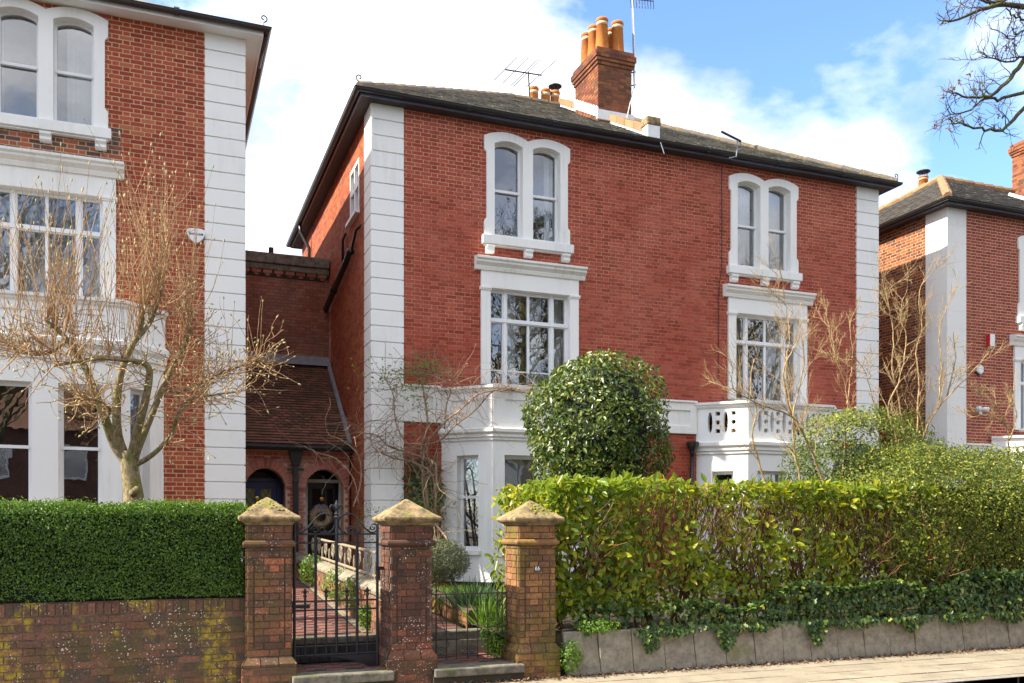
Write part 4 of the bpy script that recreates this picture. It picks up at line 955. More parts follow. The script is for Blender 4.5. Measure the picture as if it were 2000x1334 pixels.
# straw wreath on the black door
wr_ = thing('door_wreath', 'straw wreath with grey ribbon bow hanging on the black front door', 'wreath', (3.13, YD-.1, 2.07))
c0 = Vector((3.13, YD-.055, 2.07)); m = MB(); m.tube([c0 + Vector((.175*math.cos(a), -.02, .175*math.sin(a))) for a in [i*math.pi/12 for i in range(25)]], .06, 8)
for i in range(420):
    a = random.random()*6.283; b = random.random()*6.283; d = Vector((math.cos(a), 0, math.sin(a))); n_ = d*math.cos(b) + Vector((0, -1, 0))*math.sin(b)
    p = c0 + d*.175 + Vector((0, -.02, 0)) + n_*.055; q = p + n_*.035 + Vector((-math.sin(a), 0, math.cos(a)))*.05; m.tube([p, q], [.004, .001], 3, cap=False)
m.build('straw_ring', MT['straw'], wr_)
m = MB()
for s in (-1, 1):
    m.tube([c0+Vector((0, -.07, .2)), c0+Vector((s*.07, -.09, .25)), c0+Vector((s*.09, -.08, .19)), c0+Vector((0, -.08, .2))], [.012, .03, .03, .012], 6); m.tube([c0+Vector((0, -.08, .2)), c0+Vector((s*.03, -.085, .08))], [.012, .018], 5)
    m.tube([c0+Vector((s*.02, -.04, .25)), c0+Vector((s*.11, -.035, .22)), c0+Vector((s*.17, -.03, .12))], [.022, .03, .01], 6)
m.build('ribbon_bow', MT['ribbon'], wr_)

# ------------------------------------------------------------------ things fixed to the houses
def text(parent, s, F, u, z, size, mat, n=.0, ext=.001, name='lettering'):
    cu = bpy.data.curves.new(name, 'FONT'); cu.body = s; cu.size = size; cu.align_x = 'CENTER'; cu.align_y = 'CENTER'; cu.extrude = ext; cu.offset = .0006
    tmp = bpy.data.objects.new('tmp', cu); COL.objects.link(tmp); bpy.context.view_layer.update()
    me = bpy.data.meshes.new_from_object(tmp.evaluated_get(bpy.context.evaluated_depsgraph_get())); bpy.data.objects.remove(tmp)
    me.materials.clear(); me.materials.append(mat); o = link(name, me, parent)
    M = Matrix.Identity(4)
    for i in range(3): M[i][0] = F.U[i]; M[i][1] = F.V[i]; M[i][2] = F.N[i]
    M.translation = F.p(u, n, z); o.matrix_basis = M; return o
a = at(383, 458, YL-.06); al = thing('alarm_box', 'white shield shaped alarm box beside the quoins of the left house', 'alarm box', (a.x, YL, a.z))
FA = front(YL, a.x); w, h = .155, .15
sh = [(-w, .06), (-w*.97, .015), (-w*.75, -.06), (-w*.4, -.12), (0, -.155), (w*.4, -.12), (w*.75, -.06), (w*.97, .015), (w, .06)] + [(w*math.cos(t), .06+.045*math.sin(t)) for t in [R(x) for x in (25, 55, 90, 125, 155)]]
m = MB(); m.prism(Frame((a.x, YL, a.z), (1, 0, 0)), sh, [], .0, .08, .5); m.build('box_cover', MT['plastic'], al, bevel=.015)
text(al, 'BANHAM', Frame((a.x, YL, a.z), (1, 0, 0)), 0, .0, .055, MT['ink'], n=.0825)
a = at(1935, 665, YR-.05); al = thing('alarm_box', 'red and white alarm box on the right house', 'alarm box', (a.x, YR, a.z))
FA = Frame((a.x, YR, a.z), (1, 0, 0)); m = MB(); m.fbox(FA, -.09, .09, .006, .10, -.15, .15); m.build('box_cover', MT['plastic'], al, bevel=.01); m = MB(); m.fbox(FA, -.10, -.0905, .01, .105, -.15, .15); m.fbox(FA, -.10, -.075, .1005, .104, -.15, .15); m.build('red_side', MT['red_plastic'], al); m = MB(); m.fbox(FA, -.07, .07, .006, .08, -.20, -.151); m.build('lamp_base', MT['bud'], al)
a = at(1913, 722, YR-.05); al = thing('alarm_box', 'hexagonal white alarm box below the red one', 'alarm box', (a.x, YR, a.z))
FA = Frame((a.x, YR, a.z), (1, 0, 0)); m = MB(); m.prism(FA, [(.10*math.cos(R(60*i+30)), .12*math.sin(R(60*i+30))) for i in range(6)], [], .05, .1, .5); m.build('box_cover', MT['plastic'], al, bevel=.01); m = MB(); m.prism(FA, [(.12*math.cos(R(60*i+30)), .14*math.sin(R(60*i+30))) for i in range(6)], [], .006, .049, .5); m.build('back_plate', MT['black'], al)
a = at(1915, 800, YR-.1); sl_ = thing('security_light', 'white twin security light low on the right house', 'lamp', (a.x, YR, a.z))
FA = Frame((a.x, YR, a.z), (1, 0, 0)); m = MB(); m.fbox(FA, -.05, .05, .006, .08, -.06, .05); m.build('base', MT['plastic'], sl_, bevel=.015)
for s, dz in ((-1, .03), (1, .02)):
    m = MB(); c = FA.p(s*.10, .12, dz); m.tube([FA.p(s*.03, .07, 0), c, c+Vector((s*.04, -.09, -.03))], [.02, .05, .065], 12); m.build('lamp_head', MT['plastic'], sl_, smooth=True)
m = MB(); m.lathe(FA.p(0, .09, -.10), [(.01, -.05), (.045, -.03), (.05, .02), (.02, .05)], 12); m.build('sensor', MT['plastic'], sl_, smooth=True)
# television aerials
def yagi(th, c, d, L, els, el_len, mat='iron', boom=.012, tilt=0.0, up=None):
    """boom along d, elements across"""
    d = Vector(d).normalized(); e = d.cross(Vector((0, 0, 1))).normalized(); e = (e + Vector((0, 0, tilt))).normalized(); c = Vector(c)
    m = MB(); m.tube([c-d*L/2, c+d*L/2], boom, 6); b = m.build('boom', MT[mat], th)
    for i in range(els):
        p = c + d*L*(i/(els-1)-.5); k = el_len*(1.08-.16*i/els); m = MB(); m.tube([p-e*k/2, p+e*k/2], .008, 5); m.build('element', MT['iron'], th)
    return b
p = Vector((9.75, 23.4, 0)); z1 = at(1035, 140, 23.4).z; ae = thing('tv_aerial', 'four element aerial above the small pots behind the roof ridge', 'aerial', (p.x, p.y, 13.3))
b0 = at(1037, 206, 23.4); b1 = at(1032, 140, 23.4); m = MB(); m.tube([b0-Vector((0, 0, .5)), b1], .02, 6); m.build('mast', MT['rust'], ae)
l, r_ = at(987, 136, 23.4), at(1058, 147, 23.4); m = MB(); m.tube([l, r_], .02, 6); m.build('boom', MT['iron'], ae)
for (u0, v0, u1, v1) in ((965, 157, 1010, 112), (982, 162, 1032, 112), (997, 168, 1053, 114), (1003, 169, 1056, 117), (1028, 170, 1086, 118)):
    q0, q1 = at(u0, v0, 23.1), at(u1, v1, 23.8); m = MB(); m.tube([q0, q1], .012, 5); m.build('element', MT['iron'], ae)
ae = thing('tv_aerial', 'tall aerial mast strapped to the right side of the main chimney', 'aerial', (10.25, 18.7, 11.2))
b0 = at(1239, 172, 18.75); b1 = at(1234, 2, 18.75); m = MB(); m.tube([b0, b1+Vector((0, 0, .35))], .018, 6); m.build('mast', MT['alu'], ae)
for v in (142, 167):
    c = at(1236, v, 18.75); m = MB(); m.tube([c+Vector((-.14, .0, -.02)), c, c+Vector((.07, 0, .03))], .016, 5); m.build('wall_bracket', MT['rust'], ae)
c = at(1250, 4, 18.75); yagi(ae, c+Vector((.05, 0, .06)), (.75, -.5, -.22), .55, 9, .42, tilt=.5)
m = MB(); m.tube([c+Vector((-.1, 0, .05)), c+Vector((.0, .0, -.1)), c+Vector((.14, 0, -.05))], .008, 5); m.tube([b1+Vector((0, -.02, .2)), b0+Vector((.0, -.03, .8)), b0+Vector((-.06, -.1, 0)), at(1222, 240, 18.4), at(1238, 262, 17.3), at(1290, 278, 16.42), at(1297, 300, 16.40)], .010, 5); m.build('aerial_cable', MT['plastic'], ae)
ae = thing('tv_aerial', 'short dark aerial on a bracket at the front gutter', 'aerial', (12.0, 16.35, 10.0))
c = at(1440, 285, 16.3); m = MB(); m.tube([at(1424, 309, 16.36), at(1438, 306, 16.3), at(1440, 290, 16.3), at(1440, 272, 16.3)], .014, 6); m.build('mast', MT['alu'], ae)
m = MB(); m.tube([at(1409, 257, 16.3), at(1447, 276, 16.3)], .025, 6); m.build('boom', MT['iron'], ae)
m = MB(); m.tube([at(1443, 275, 16.3), at(1448, 282, 16.28), at(1441, 290, 16.3)], .007, 5); m.build('aerial_cable', MT['iron'], ae)

# ------------------------------------------------------------------ garden wall on the left
YG = 10.22
gw = thing('garden_wall', 'low brick garden wall spotted with yellow and white lichen under the box hedge', 'wall', (-.6, YG, 0))
FG = front(YG); m = MB(); m.box(-3.2, .86, YG, YG+.33, 0, 1.05); core = m.build('wall_core', MT['mortar_old'], gw)
bg_ = brick_field(-3.2, .86, 0.0, .925, joint=.012, bond='flemish', phase=.03, course=.0775)
for i in range(len(bg_)):
    a_, b_, z_, h_, f_ = bg_[i]; bg_[i] = (a_, b_, z_ + .004*math.sin(a_*1.7), h_, f_)
emit_bricks(FG, bg_, MT['brick_wall'], core, 230, [(-9, -1.7, 0, 2)], proud=.009, jit=.004)
emit_bricks(FG, brick_field(-3.2, .86, .932, 1.062, bond='soldier', course=.13, joint=.010), MT['brick_wall'], core, 45, [(-9, -1.6, 0, 2)], proud=.012, jit=.006, name='coping_brick', rest='coping_brickwork')
m = MB(); m.box(-3.2, .86, YG+.002, YG+.33, 1.0501, 1.066); m.build('wall_top', MT['brick_wall'], gw)

# ------------------------------------------------------------------ gate pillars
def pillar(xc, label, mat, w=.46, y0=10.10, zc=0.0, seed=0, number=None, moss=0):
    random.seed(seed)
    t = thing('gate_pillar', label, 'pillar', (xc, y0+w/2, 0), 'gate pillars'); h = w/2; yc = y0+h
    def faces(e):
        return [(Frame((xc-h-e, yc-h-e, 0), (1, 0, 0)), w+2*e), (Frame((xc-h-e, yc+h+e, 0), (0, -1, 0)), w+2*e), (Frame((xc+h+e, yc-h-e, 0), (0, 1, 0)), w+2*e), (Frame((xc+h+e, yc+h+e, 0), (-1, 0, 0)), w+2*e)]
    m = MB(); m.box(xc-h, xc+h, yc-h, yc+h, .3, 1.86); m.box(xc-h-.05, xc+h+.05, yc-h-.05, yc+h+.05, 0, .31); core = m.build('pillar_core', MT['mortar_old'], t)
    for fi, (F, L) in enumerate(faces(.05)):
        emit_bricks(F, brick_field(0, L, 0, .31, joint=.011, bond='flemish', phase=.11*seed, course=.0775), mat, core, 60 if fi < 2 else 0, proud=.009, jit=.003)
    # splayed plinth course
    for fi, (F, L) in enumerate(faces(.0)):
        n = 3; 
        for k in range(n):
            a, b = -.058 + k*(L+.116)/n + .005, -.058 + (k+1)*(L+.116)/n - .005
            sc = lambda u: min(max(u, 0.0), L)
            m = MB(); m.add([F.p(a, .06, .315), F.p(b, .06, .315), F.p(b, .062, .345), F.p(a, .062, .345), F.p(sc(b), .006, .425), F.p(sc(a), .006, .425)], [(0, 1, 2, 3), (3, 2, 4, 5), (1, 4, 2), (0, 3, 5)]); m.build('plinth_brick', mat, core)
    gz = (.52, 1.475); gu = (.068, w-.068)
    for fi, (F, L) in enumerate(faces(0)):
        cuts = [(u-.007, u+.007, *gz) for u in gu]
        bs = brick_field(0, L, .432, 1.60, cuts, joint=.010, bond='flemish', phase=(.0 if fi % 2 else .112)+.05*seed, course=.0765)
        fl = []
        for b in bs: fl.append((b[0], b[1], b[2], b[3], b[1]-b[0] > .03))
        emit_bricks(F, fl, mat, core, 150 if fi < 2 else 0, proud=.014, jit=.002)
        emit_bricks(F, brick_field(0, L, 1.70, 1.852, joint=.010, bond='stretcher', phase=.1*fi+.06, course=.0765), mat, core, 12 if fi < 2 else 0, proud=.014, jit=.002)
        for u in gu: m = MB(); m.fbox(F, u-.006, u+.006, .0004, .002, *gz); m.build('groove_shade', MT['mortar_dark'], core)  # dark strip laid in each groove, its shade put into the colour
    P = [(xc-h, yc-h), (xc+h, yc-h), (xc+h, yc+h), (xc-h, yc+h)]
    m = MB(); m.sweep_path(P, [(-.02, 1.612), (.018, 1.612), (.042, 1.628), (.05, 1.65), (.042, 1.672), (.018, 1.688), (-.02, 1.692)], .5, True); m.build('string_course', mat, t)
    # cap stone
    m = MB(); prof = [(-.05, 1.855), (.02, 1.857), (.03, 1.875), (.055, 1.89), (.085, 1.905), (.098, 1.925), (.094, 1.95), (.07, 1.965)]
    m.sweep_path(P, prof, .5, True)
    bmx = MB(); E = h+.07; apex = (xc+.006, yc, 2.165); k = 7; V = []; fs = []
    for j in range(k):      # slightly uneven pyramid
        f = j/(k-1)
        for (sx, sy) in ((-1, -1), (0, -1), (1, -1), (1, 0), (1, 1), (0, 1), (-1, 1), (-1, 0)):
            rr = E*(1-f)+.012*f; z = 1.964 + f*(2.165-1.964) + random.uniform(-.006, .006)*(0 < j < k-1)
            V.append((xc+sx*rr, yc+sy*rr, z))
    for j in range(k-1):
        for i in range(8): fs.append((j*8+i, j*8+(i+1) % 8, (j+1)*8+(i+1) % 8, (j+1)*8+i))
    fs.append(tuple(range((k-1)*8, k*8))); m.add(V, fs, .5); cp_ = m.build('cap_stone', MT['cap'], t, bevel=.006)
    if moss:
        m = MB(); n = 0
        while n < moss:
            a = random.uniform(-.95, .95)*E; b = random.uniform(-1, .9)*E; d = max(abs(a), abs(b))/E
            if seed == 1 and (a > .2 or b > .1 or d > .75): n += .2; continue
            if seed == 3 and (a < -.05 or b > .2 or d > .9): n += .2; continue
            z = 2.165-(2.165-1.964)*d; r0 = random.uniform(.008, .022)
            m.lathe((xc+a, yc+b, z-.004), [(r0, 0), (r0*.85, r0*.45), (r0*.35, r0*.75)], 6); n += 1
        m.build('moss_cushion', MT['moss'], cp_, smooth=True, kind='stuff')
    if number:
        F = Frame((xc, y0, 0), (1, 0, 0)); m = MB(); m.fbox(F, -.06, .045, .016, .032, 1.30, 1.365); pl = m.build('number_plate', MT['rust'], t); text(pl, number, F, -.008, 1.332, .068, MT['plastic'], n=.033)
    return t
pillar(1.07, 'weathered brick gate pillar with bright moss on its cap next to the box hedge', MT['brick_pillar'], seed=1, moss=110)
pillar(2.66, 'dark brick gate pillar with white lichen spots between the two iron gates', MT['brick_pillar2'], w=.48, seed=2)
pillar(4.23, 'orange brick gate pillar numbered 66 against the laurel hedge', MT['brick_pillar3'], seed=3, number='66', moss=170)
random.seed(11)

# ------------------------------------------------------------------ slab retaining wall on the right
sw_ = thing('slab_wall', 'low retaining wall of upright grey concrete slabs below the ivy', 'wall', (10, 10.1, 0))
x = 4.62; i = 0
while x < 17:
    w = random.uniform(.445, .462); m = MB(); dz = random.uniform(-.015, .015); ln = random.uniform(.0, .05); sk = -.03
    m.add([(x, 10.05, 0), (x+w, 10.05, 0), (x+w, 10.12, 0), (x, 10.12, 0), (x+sk, 10.07+ln, .54+dz), (x+w+sk, 10.07+ln, .54+dz), (x+w+sk, 10.14+ln, .54+dz), (x+sk, 10.14+ln, .54+dz)], [(0, 3, 2, 1), (4, 5, 6, 7), (0, 1, 5, 4), (1, 2, 6, 5), (2, 3, 7, 6), (3, 0, 4, 7)])
    m.build('concrete_slab', MT['slab'], sw_, bevel=.008); x += w+.009; i += 1
m = MB(); m.box(4.5, 17, 10.16, 10.4, 0, .5); m.build('earth_backing', MT['soil'], sw_)

# ------------------------------------------------------------------ paths and steps
def tiled(path, F, u0, u1, s0, s1, size=.108, budget=0, pat=0):
    """red and black quarry tiles laid flat on frame F (u across, z along)"""
    red, blk = MB(), MB(); M = Matrix.Identity(4)
    for i in range(3): M[i][0] = F.U[i]; M[i][1] = F.V[i]; M[i][2] = F.N[i]
    cells = []
    nu, ns = int((u1-u0)/size), int((s1-s0)/size)
    for j in range(ns):
        for i in range(nu): cells.append((u0+i*size, s0+j*size, (i//2+j) % 2 if pat == 0 else (i+j) % 2))
    for k, (u, s, c) in enumerate(cells):
        if k < budget:
            mt_ = MT['tile_black'] if c else MT['tile_red']
            def mk():
                m = MB(); m.box(0, size-.005, 0, size-.005, 0, .008, 0.0); return m.mesh('floor_tile', mt_)
            o = bpy.data.objects.new('floor_tile', piece_mesh(('ft', c, size), mk)); COL.objects.link(o); o.parent = path
            Q = M.copy(); Q.translation = F.p(u, random.uniform(0, .0015), s); o.matrix_basis = Q
        else: (blk if c else red).fbox(F, u, u+size-.005, 0, .008, s, s+size-.005)
    if red.f: red.build('red_tiling', MT['tile_red'], path, kind='stuff')
    if blk.f: blk.build('black_tiling', MT['tile_black'], path, kind='stuff')
m = MB()
m.box(1.28, 2.45, 10.0, 10.95, -.1, .20); m.box(1.28, 2.45, 10.95, 11.3, -.1, .50)
m.add([(1.28, 11.3, .5), (2.5, 11.3, .5), (2.5, 18.5, .97), (1.28, 18.5, .97), (1.28, 11.3, .3), (2.5, 11.3, .3), (2.5, 18.5, .3), (1.28, 18.5, .3)], [(0, 1, 2, 3), (0, 4, 5, 1), (1, 5, 6, 2), (3, 7, 4, 0)])
path1 = m.build('path', MT['grit'], kind='structure')
up = (0, 0, 1)
tiled(path1, Frame((1.30, 10.30, .2015), (1, 0, 0), up, (0, 1, 0)), 0, 1.14, 0, .64, budget=50)
tiled(path1, Frame((1.30, 10.97, .5015), (1, 0, 0), up, (0, 1, 0)), 0, 1.14, .12, .33, budget=10)
vs_ = Vector((0, 7.2, .47)).normalized(); nn = Vector((0, -vs_.z, vs_.y))
tiled(path1, Frame((1.44, 11.3, .5015), (1, 0, 0), nn, vs_), 0, .88, 0, 7.1, budget=240)
m = MB(); Fp = Frame((1.30, 11.3, .5015), (1, 0, 0), nn, vs_)
for (a, b) in ((.0, .10), (1.04, 1.16)):
    for k in range(30): m.fbox(Fp, a, b, 0, .011, k*.237, k*.237+.23)
m.build('border_tile', MT['coping'], path1, kind='stuff')
for (x0, x1, y0, y1, z0, z1, nm) in ((1.30, 2.43, 9.96, 10.29, .10, .208, 'step_stone'), (1.28, 2.45, 10.9, 11.08, .43, .512, 'step_stone'), (2.90, 4.02, 9.96, 10.32, .10, .20, 'step_stone'), (2.90, 4.0, 11.12, 11.32, .38, .50, 'step_stone')):
    m = MB(); m.box(x0, x1, y0, y1, z0, z1); m.build(nm, MT['step'], path1, bevel=.018)
for k in range(10): m = MB(); m.box(1.285+k*.116, 1.285+k*.116+.108, 10.915, 10.945, .215, .42); m.build('riser_brick', MT['tile_black'], path1)
m = MB(); m.box(2.90, 4.02, 10.0, 11.15, -.1, .19); m.box(2.88, 3.98, 11.15, 11.35, -.1, .42)
m.add([(2.76, 11.32, .48), (3.72, 11.32, .48), (3.62, 18.5, .97), (2.6, 18.5, .97), (2.76, 11.32, .3), (3.72, 11.32, .3), (3.62, 18.5, .3), (2.6, 18.5, .3)], [(0, 1, 2, 3), (0, 4, 5, 1), (1, 5, 6, 2), (3, 7, 4, 0)])
path2 = m.build('path', MT['grit'], kind='structure')
tiled(path2, Frame((2.93, 10.33, .1915), (1, 0, 0), up, (0, 1, 0)), 0, 1.02, 0, .76, budget=70)
tiled(path2, Frame((2.80, 11.34, .4835), (1, 0, 0), nn, vs_), 0, .88, 0, 7.0, budget=230)
m = MB(); m.box(2.92, 3.98, 11.10, 11.14, .2, .379); m.build('step_riser', MT['slab'], path2)

# low dividing wall with stone coping
dw = thing('dividing_wall', 'low garden wall with rounded stone coping running between the two paths', 'wall', (2.58, 14, .6))
m = MB(); m.add([(2.47, 10.6, .3), (2.73, 10.6, .3), (2.65, 18.5, .6), (2.39, 18.5, .6), (2.47, 10.6, .98), (2.73, 10.6, .98), (2.65, 18.5, 1.22), (2.39, 18.5, 1.22)], [(4, 5, 6, 7), (0, 1, 5, 4), (1, 2, 6, 5), (2, 3, 7, 6), (3, 0, 4, 7)]); dc = m.build('wall_core', MT['mortar_old'], dw)
d_ = Vector((-.08, 7.9, .0)).normalized(); Fd = Frame((2.39, 18.5, 0), -d_, None); bb = []
for (a_, b_, z_, h_, f_) in brick_field(0, 7.88, .35, 1.2, joint=.012):
    if z_ + h_ < 1.22 - .24*((a_+b_)/2)/7.9: bb.append((a_, b_, z_, h_, f_))
emit_bricks(Fd, bb, MT['brick_pillar'], dc, 120, proud=.01, jit=.004)
for k in range(13):
    y0 = 10.6+k*.607; f = k/13; xx = 2.60-.08*f; zz = .982+.24*f; m = MB()
    pr_f = [(-.17, 0), (.17, 0), (.18, .05), (.10, .11), (0, .13), (-.10, .11), (-.18, .05)]
    m.add([(xx+a, y0, zz+b) for a, b in pr_f] + [(xx-.006+a, y0+.595, zz+.018+b) for a, b in pr_f], [(i, (i+1) % 7, (i+1) % 7+7, i+7) for i in range(7)] + [tuple(range(7))[::-1], tuple(range(7, 14))]); m.build('coping_stone', MT['coping'], dw, bevel=.008)
m = MB(); m.box(1.95, 2.5, 17.2, 18.3, 1.16, 1.24); m.build('end_slab', MT['step'], dw, bevel=.01); m = MB(); m.box(2.0, 2.46, 17.25, 18.3, .6, 1.159); m.build('end_pier', MT['brick_pillar'], dw)

# cream iron railing standing on the dividing wall
rl_ = thing('iron_railing', 'flaking cream cast iron railing on top of the dividing wall', 'railing', (2.57, 13.7, 1.1))
def rp(y, z): return Vector((2.60-.08*(y-10.6)/7.9, y, z + .03*(y-10.6)))
for z in (1.47, 1.16):
    m = MB(); m.tube([rp(11.6, z), rp(16.4, z)], .022, 8); m.build('rail', MT['cream_iron'], rl_)
for k in range(8):
    y = 11.7+k*.66; m = MB(); m.tube([rp(y, 1.05), rp(y, 1.14), rp(y, 1.25), rp(y, 1.34), rp(y, 1.36)], [.02, .012, .018, .012, .004], 6); m.build('baluster', MT['cream_iron'], rl_)
    m = MB()
    for s in (-1, 1):
        m.tube([rp(y+.33, 1.46), rp(y+.33+s*.10, 1.40), rp(y+.33+s*.11, 1.30), rp(y+.33+s*.05, 1.24), rp(y+.33+s*.02, 1.30), rp(y+.33+s*.06, 1.34)], [.012, .014, .012, .011, .009, .006], 6)
    m.tube([rp(y+.33, 1.46), rp(y+.33, 1.33), rp(y+.33, 1.2)], [.012, .016, .005], 6); m.build('cast_pendant', MT['cream_iron'], rl_, kind='stuff')

# ------------------------------------------------------------------ iron gates
def spiral(c, r0, r1, a0, turns, n=26, y=0):
    return [Vector((c[0] + (r0+(r1-r0)*t)*math.cos(a0+turns*2*math.pi*t), y, c[1] + (r0+(r1-r0)*t)*math.sin(a0+turns*2*math.pi*t))) for t in [i/(n-1) for i in range(n)]]
YI = 10.38
ig = thing('iron_gate', 'black wrought iron gate with scrolled top and fleur finial between two brick pillars', 'gate', (1.85, YI, .25))
x0, x1 = 1.375, 2.325; zt = 1.755
def bar(pts, r, parent=ig, name='bar', mat='iron', sides=6): m = MB(); m.tube(pts, r, sides); return m.build(name, MT[mat], parent)
for x in (x0, x1): bar([(x, YI, .34 if x == x0 else .22), (x, YI, zt+.12)], .017, name='stile', sides=8)
for z, r in ((zt, .011), (1.655, .009), (.99, .011), (.888, .011), (.478, .012), (.372, .014)): bar([(x0, YI, z), (x1, YI, z)], r, name='rail')
gx = [x0 + (x1-x0)*k/8 for k in range(9)]
for k in range(1, 8):
    tall = k % 2 == 0
    bar([(gx[k], YI, .372), (gx[k], YI, zt if tall else 1.04)], .017 if tall else .012, name='bar')
    if not tall:
        m = MB(); x = gx[k]; m.tube([(x, YI, 1.03), (x, YI, 1.05), (x, YI, 1.075), (x, YI, 1.09), (x, YI, 1.115), (x, YI, 1.145)], [.012, .022, .012, .014, .019, .002], 6)
        for s in (-1, 1): m.tube([(x, YI, 1.07), (x+s*.02, YI, 1.10), (x+s*.034, YI, 1.105), (x+s*.037, YI, 1.085)], [.007, .009, .008, .004], 5)
        m.build('fleur_finial', MT['iron'], ig)
m = MB(); x = gx[4]
m.tube([(x, YI, zt), (x, YI, 1.93), (x, YI, 1.95), (x, YI, 1.965), (x, YI, 1.985), (x, YI, 2.0), (x, YI, 2.02), (x, YI, 2.06), (x, YI, 2.10), (x, YI, 2.15)], [.02, .018, .03, .02, .03, .018, .016, .026, .022, .002], 8)
for s in (-1, 1): m.tube([(x, YI, 2.02), (x+s*.03, YI, 2.075), (x+s*.06, YI, 2.085), (x+s*.075, YI, 2.06), (x+s*.062, YI, 2.045)], [.012, .016, .014, .011, .006], 6)
m.build('centre_finial', MT['iron'], ig)
for s in (-1, 1):
    cx = gx[4]
    pts = spiral((cx+s*.13, 1.91), .115, .115, math.pi/2, 0.0001, 2, YI)
    m = MB(); big = [Vector((cx+s*(.135+.115*math.cos(a)*-1), YI, 1.878+.112*math.sin(a))) for a in [R(q) for q in range(-80, 131, 14)]]
    m.tube(big, .010, 6)
    sw1 = [Vector((cx+s*(.135-.115*math.cos(R(131))), YI, 1.878+.112*math.sin(R(131)))), Vector((cx+s*.27, YI, 1.90)), Vector((cx+s*.33, YI, 1.82)), Vector((cx+s*.39, YI, 1.775)), Vector((cx+s*.43, YI, 1.775))]
    m.tube(sw1, .010, 6); m.build('scroll', MT['iron'], ig)
    for (c, r0, a0) in (((cx+s*.16, 1.80), .045, 0), ((cx+s*.245, 1.805), .045, math.pi), ((cx+s*.425, 1.83), .058, -math.pi/2)):
        m = MB(); m.tube(spiral(c, r0, .016, a0, 1.3*s, 24, YI), .008, 6); m.build('scroll', MT['iron'], ig)
m = MB(); F = Frame((0, YI, 0), (1, 0, 0)); m.prism(F, [(x0+.01, .365), (x1, .365), (x1, .17), (x1-.03, .17)] + [(x1-.05-.6*t, .19+.165*(1-(1-t)**2)) for t in (0, .2, .4, .6, .8, 1)][::1] + [(x0+.01, .355)], [], -.004, .004, .5, back=True); m.build('kick_plate', MT['iron'], ig)
m = MB(); m.box(x0-.10, x0+.17, YI-.03, YI-.018, .915, .955); m.box(x0-.075, x0-.015, YI-.03, YI+.05, .86, 1.0); m.build('latch', MT['iron'], ig)
m = MB(); m.box(x1-.02, x1+.12, YI-.02, YI-.008, 1.335, 1.375); m.build('hinge_strap', MT['iron'], ig)

ig2 = thing('iron_gate', 'low rusty iron gate of thin bars beside the numbered pillar', 'gate', (3.45, 10.5, .2)); YJ = 10.5
bx = [at(u, 1161, YJ).x for u in (843, 852, 872, 892, 913, 933, 953)]; xr = at(990, 1161, YJ).x
bar([(bx[0], YJ, 1.02), (xr, YJ, 1.02)], .008, ig2, 'rail', 'rust'); bar([(bx[0], YJ, .26), (at(960, 1161, YJ).x, YJ, .26)], .008, ig2, 'rail', 'rust')
for i, x in enumerate(bx): bar([(x, YJ, .22), (x, YJ, 1.20 if i == 1 else 1.02)], .009 if i == 1 else .0065, ig2, 'bar', 'rust')
for u, zz in ((972, 1.08), (981, 1.10), (989, 1.02)): x = at(u, 1161, YJ).x; bar([(x, YJ, .5), (x, YJ, zz)], .008, ig2, 'bar', 'rust')
for (u, z) in ((862, .33), (903, .33), (923, .33), (972, .95)):
    x = at(u, 1161, YJ).x; m = MB(); m.tube(spiral((x, z), .055, .012, 0, 1.5, 26, YJ), .005, 5); m.build('scroll', MT['rust'], ig2)
m = MB(); m.tube([(bx[1], YJ, .85), (bx[2]-.03, YJ, .62), (bx[2]+.03, YJ, .40), (bx[1]+.1, YJ, .30)], .005, 5); m.build('scroll', MT['rust'], ig2)

# brick bed edging by the second path
be = thing('bed_edging', 'low mossy brick edging of the flower bed behind the small gate', 'edging', (3.9, 12, .5))
ed = Vector((-.10, 6, .0)).normalized(); Fe = Frame((3.72, 17.4, 0), -ed, None); m = MB(); m.add([Fe.p(u, n, z) for z in (.4,) for (u, n) in ((0, 0), (5.9, 0), (5.9, -.22), (0, -.22))] + [Fe.p(0, 0, 1.10), Fe.p(5.9, 0, .72), Fe.p(5.9, -.22, .72), Fe.p(0, -.22, 1.10)], [(4, 7, 6, 5), (0, 4, 5, 1), (1, 5, 6, 2), (2, 6, 7, 3)]); ec = m.build('edging_core', MT['mortar_dark'], be)
eb = [b for b in brick_field(0, 5.9, .40, 1.1, joint=.012) if b[2]+b[3] < 1.10-.38*(b[0]+b[1])/2/5.9]
emit_bricks(Fe, eb, MT['brick_pillar3'], ec, 120, proud=.008, jit=.003)

# ------------------------------------------------------------------ leaves
OVAL = (np.array([(0, 0, 0), (-.44, .3, .07), (-.40, .66, .05), (0, 1, -.05), (.40, .66, .05), (.44, .3, .07)]), [(0, 5, 4, 3), (0, 3, 2, 1)])
IVY = (np.array([(0, 0, 0), (-.5, .12, .04), (-.24, .42, .03), (-.32, .68, .05), (0, 1, -.04), (.32, .68, .05), (.24, .42, .03), (.5, .12, .04)]), [(0, 7, 6, 5), (0, 5, 4), (0, 4, 3), (0, 3, 2, 1)])
BLADE = (np.array([(-.5, 0, 0), (.5, 0, 0), (.42, .5, .02), (.0, 1, -.12), (-.42, .5, .02)]), [(0, 1, 2, 4), (4, 2, 3)])
def unit(a): return a / np.maximum(np.linalg.norm(a, axis=1, keepdims=True), 1e-9)
def leaf_frames(N, up=0.0, tilt=.9, droop=0.0):
    """random leaf axes around outward normals"""
    n = len(N); nn = unit(N + RNG.normal(0, tilt, (n, 3))*.55); d = RNG.normal(0, 1, (n, 3)); d[:, 2] += up - droop; d += N*.45
    d = unit(d - nn*np.sum(d*nn, 1, keepdims=True)); return d, nn
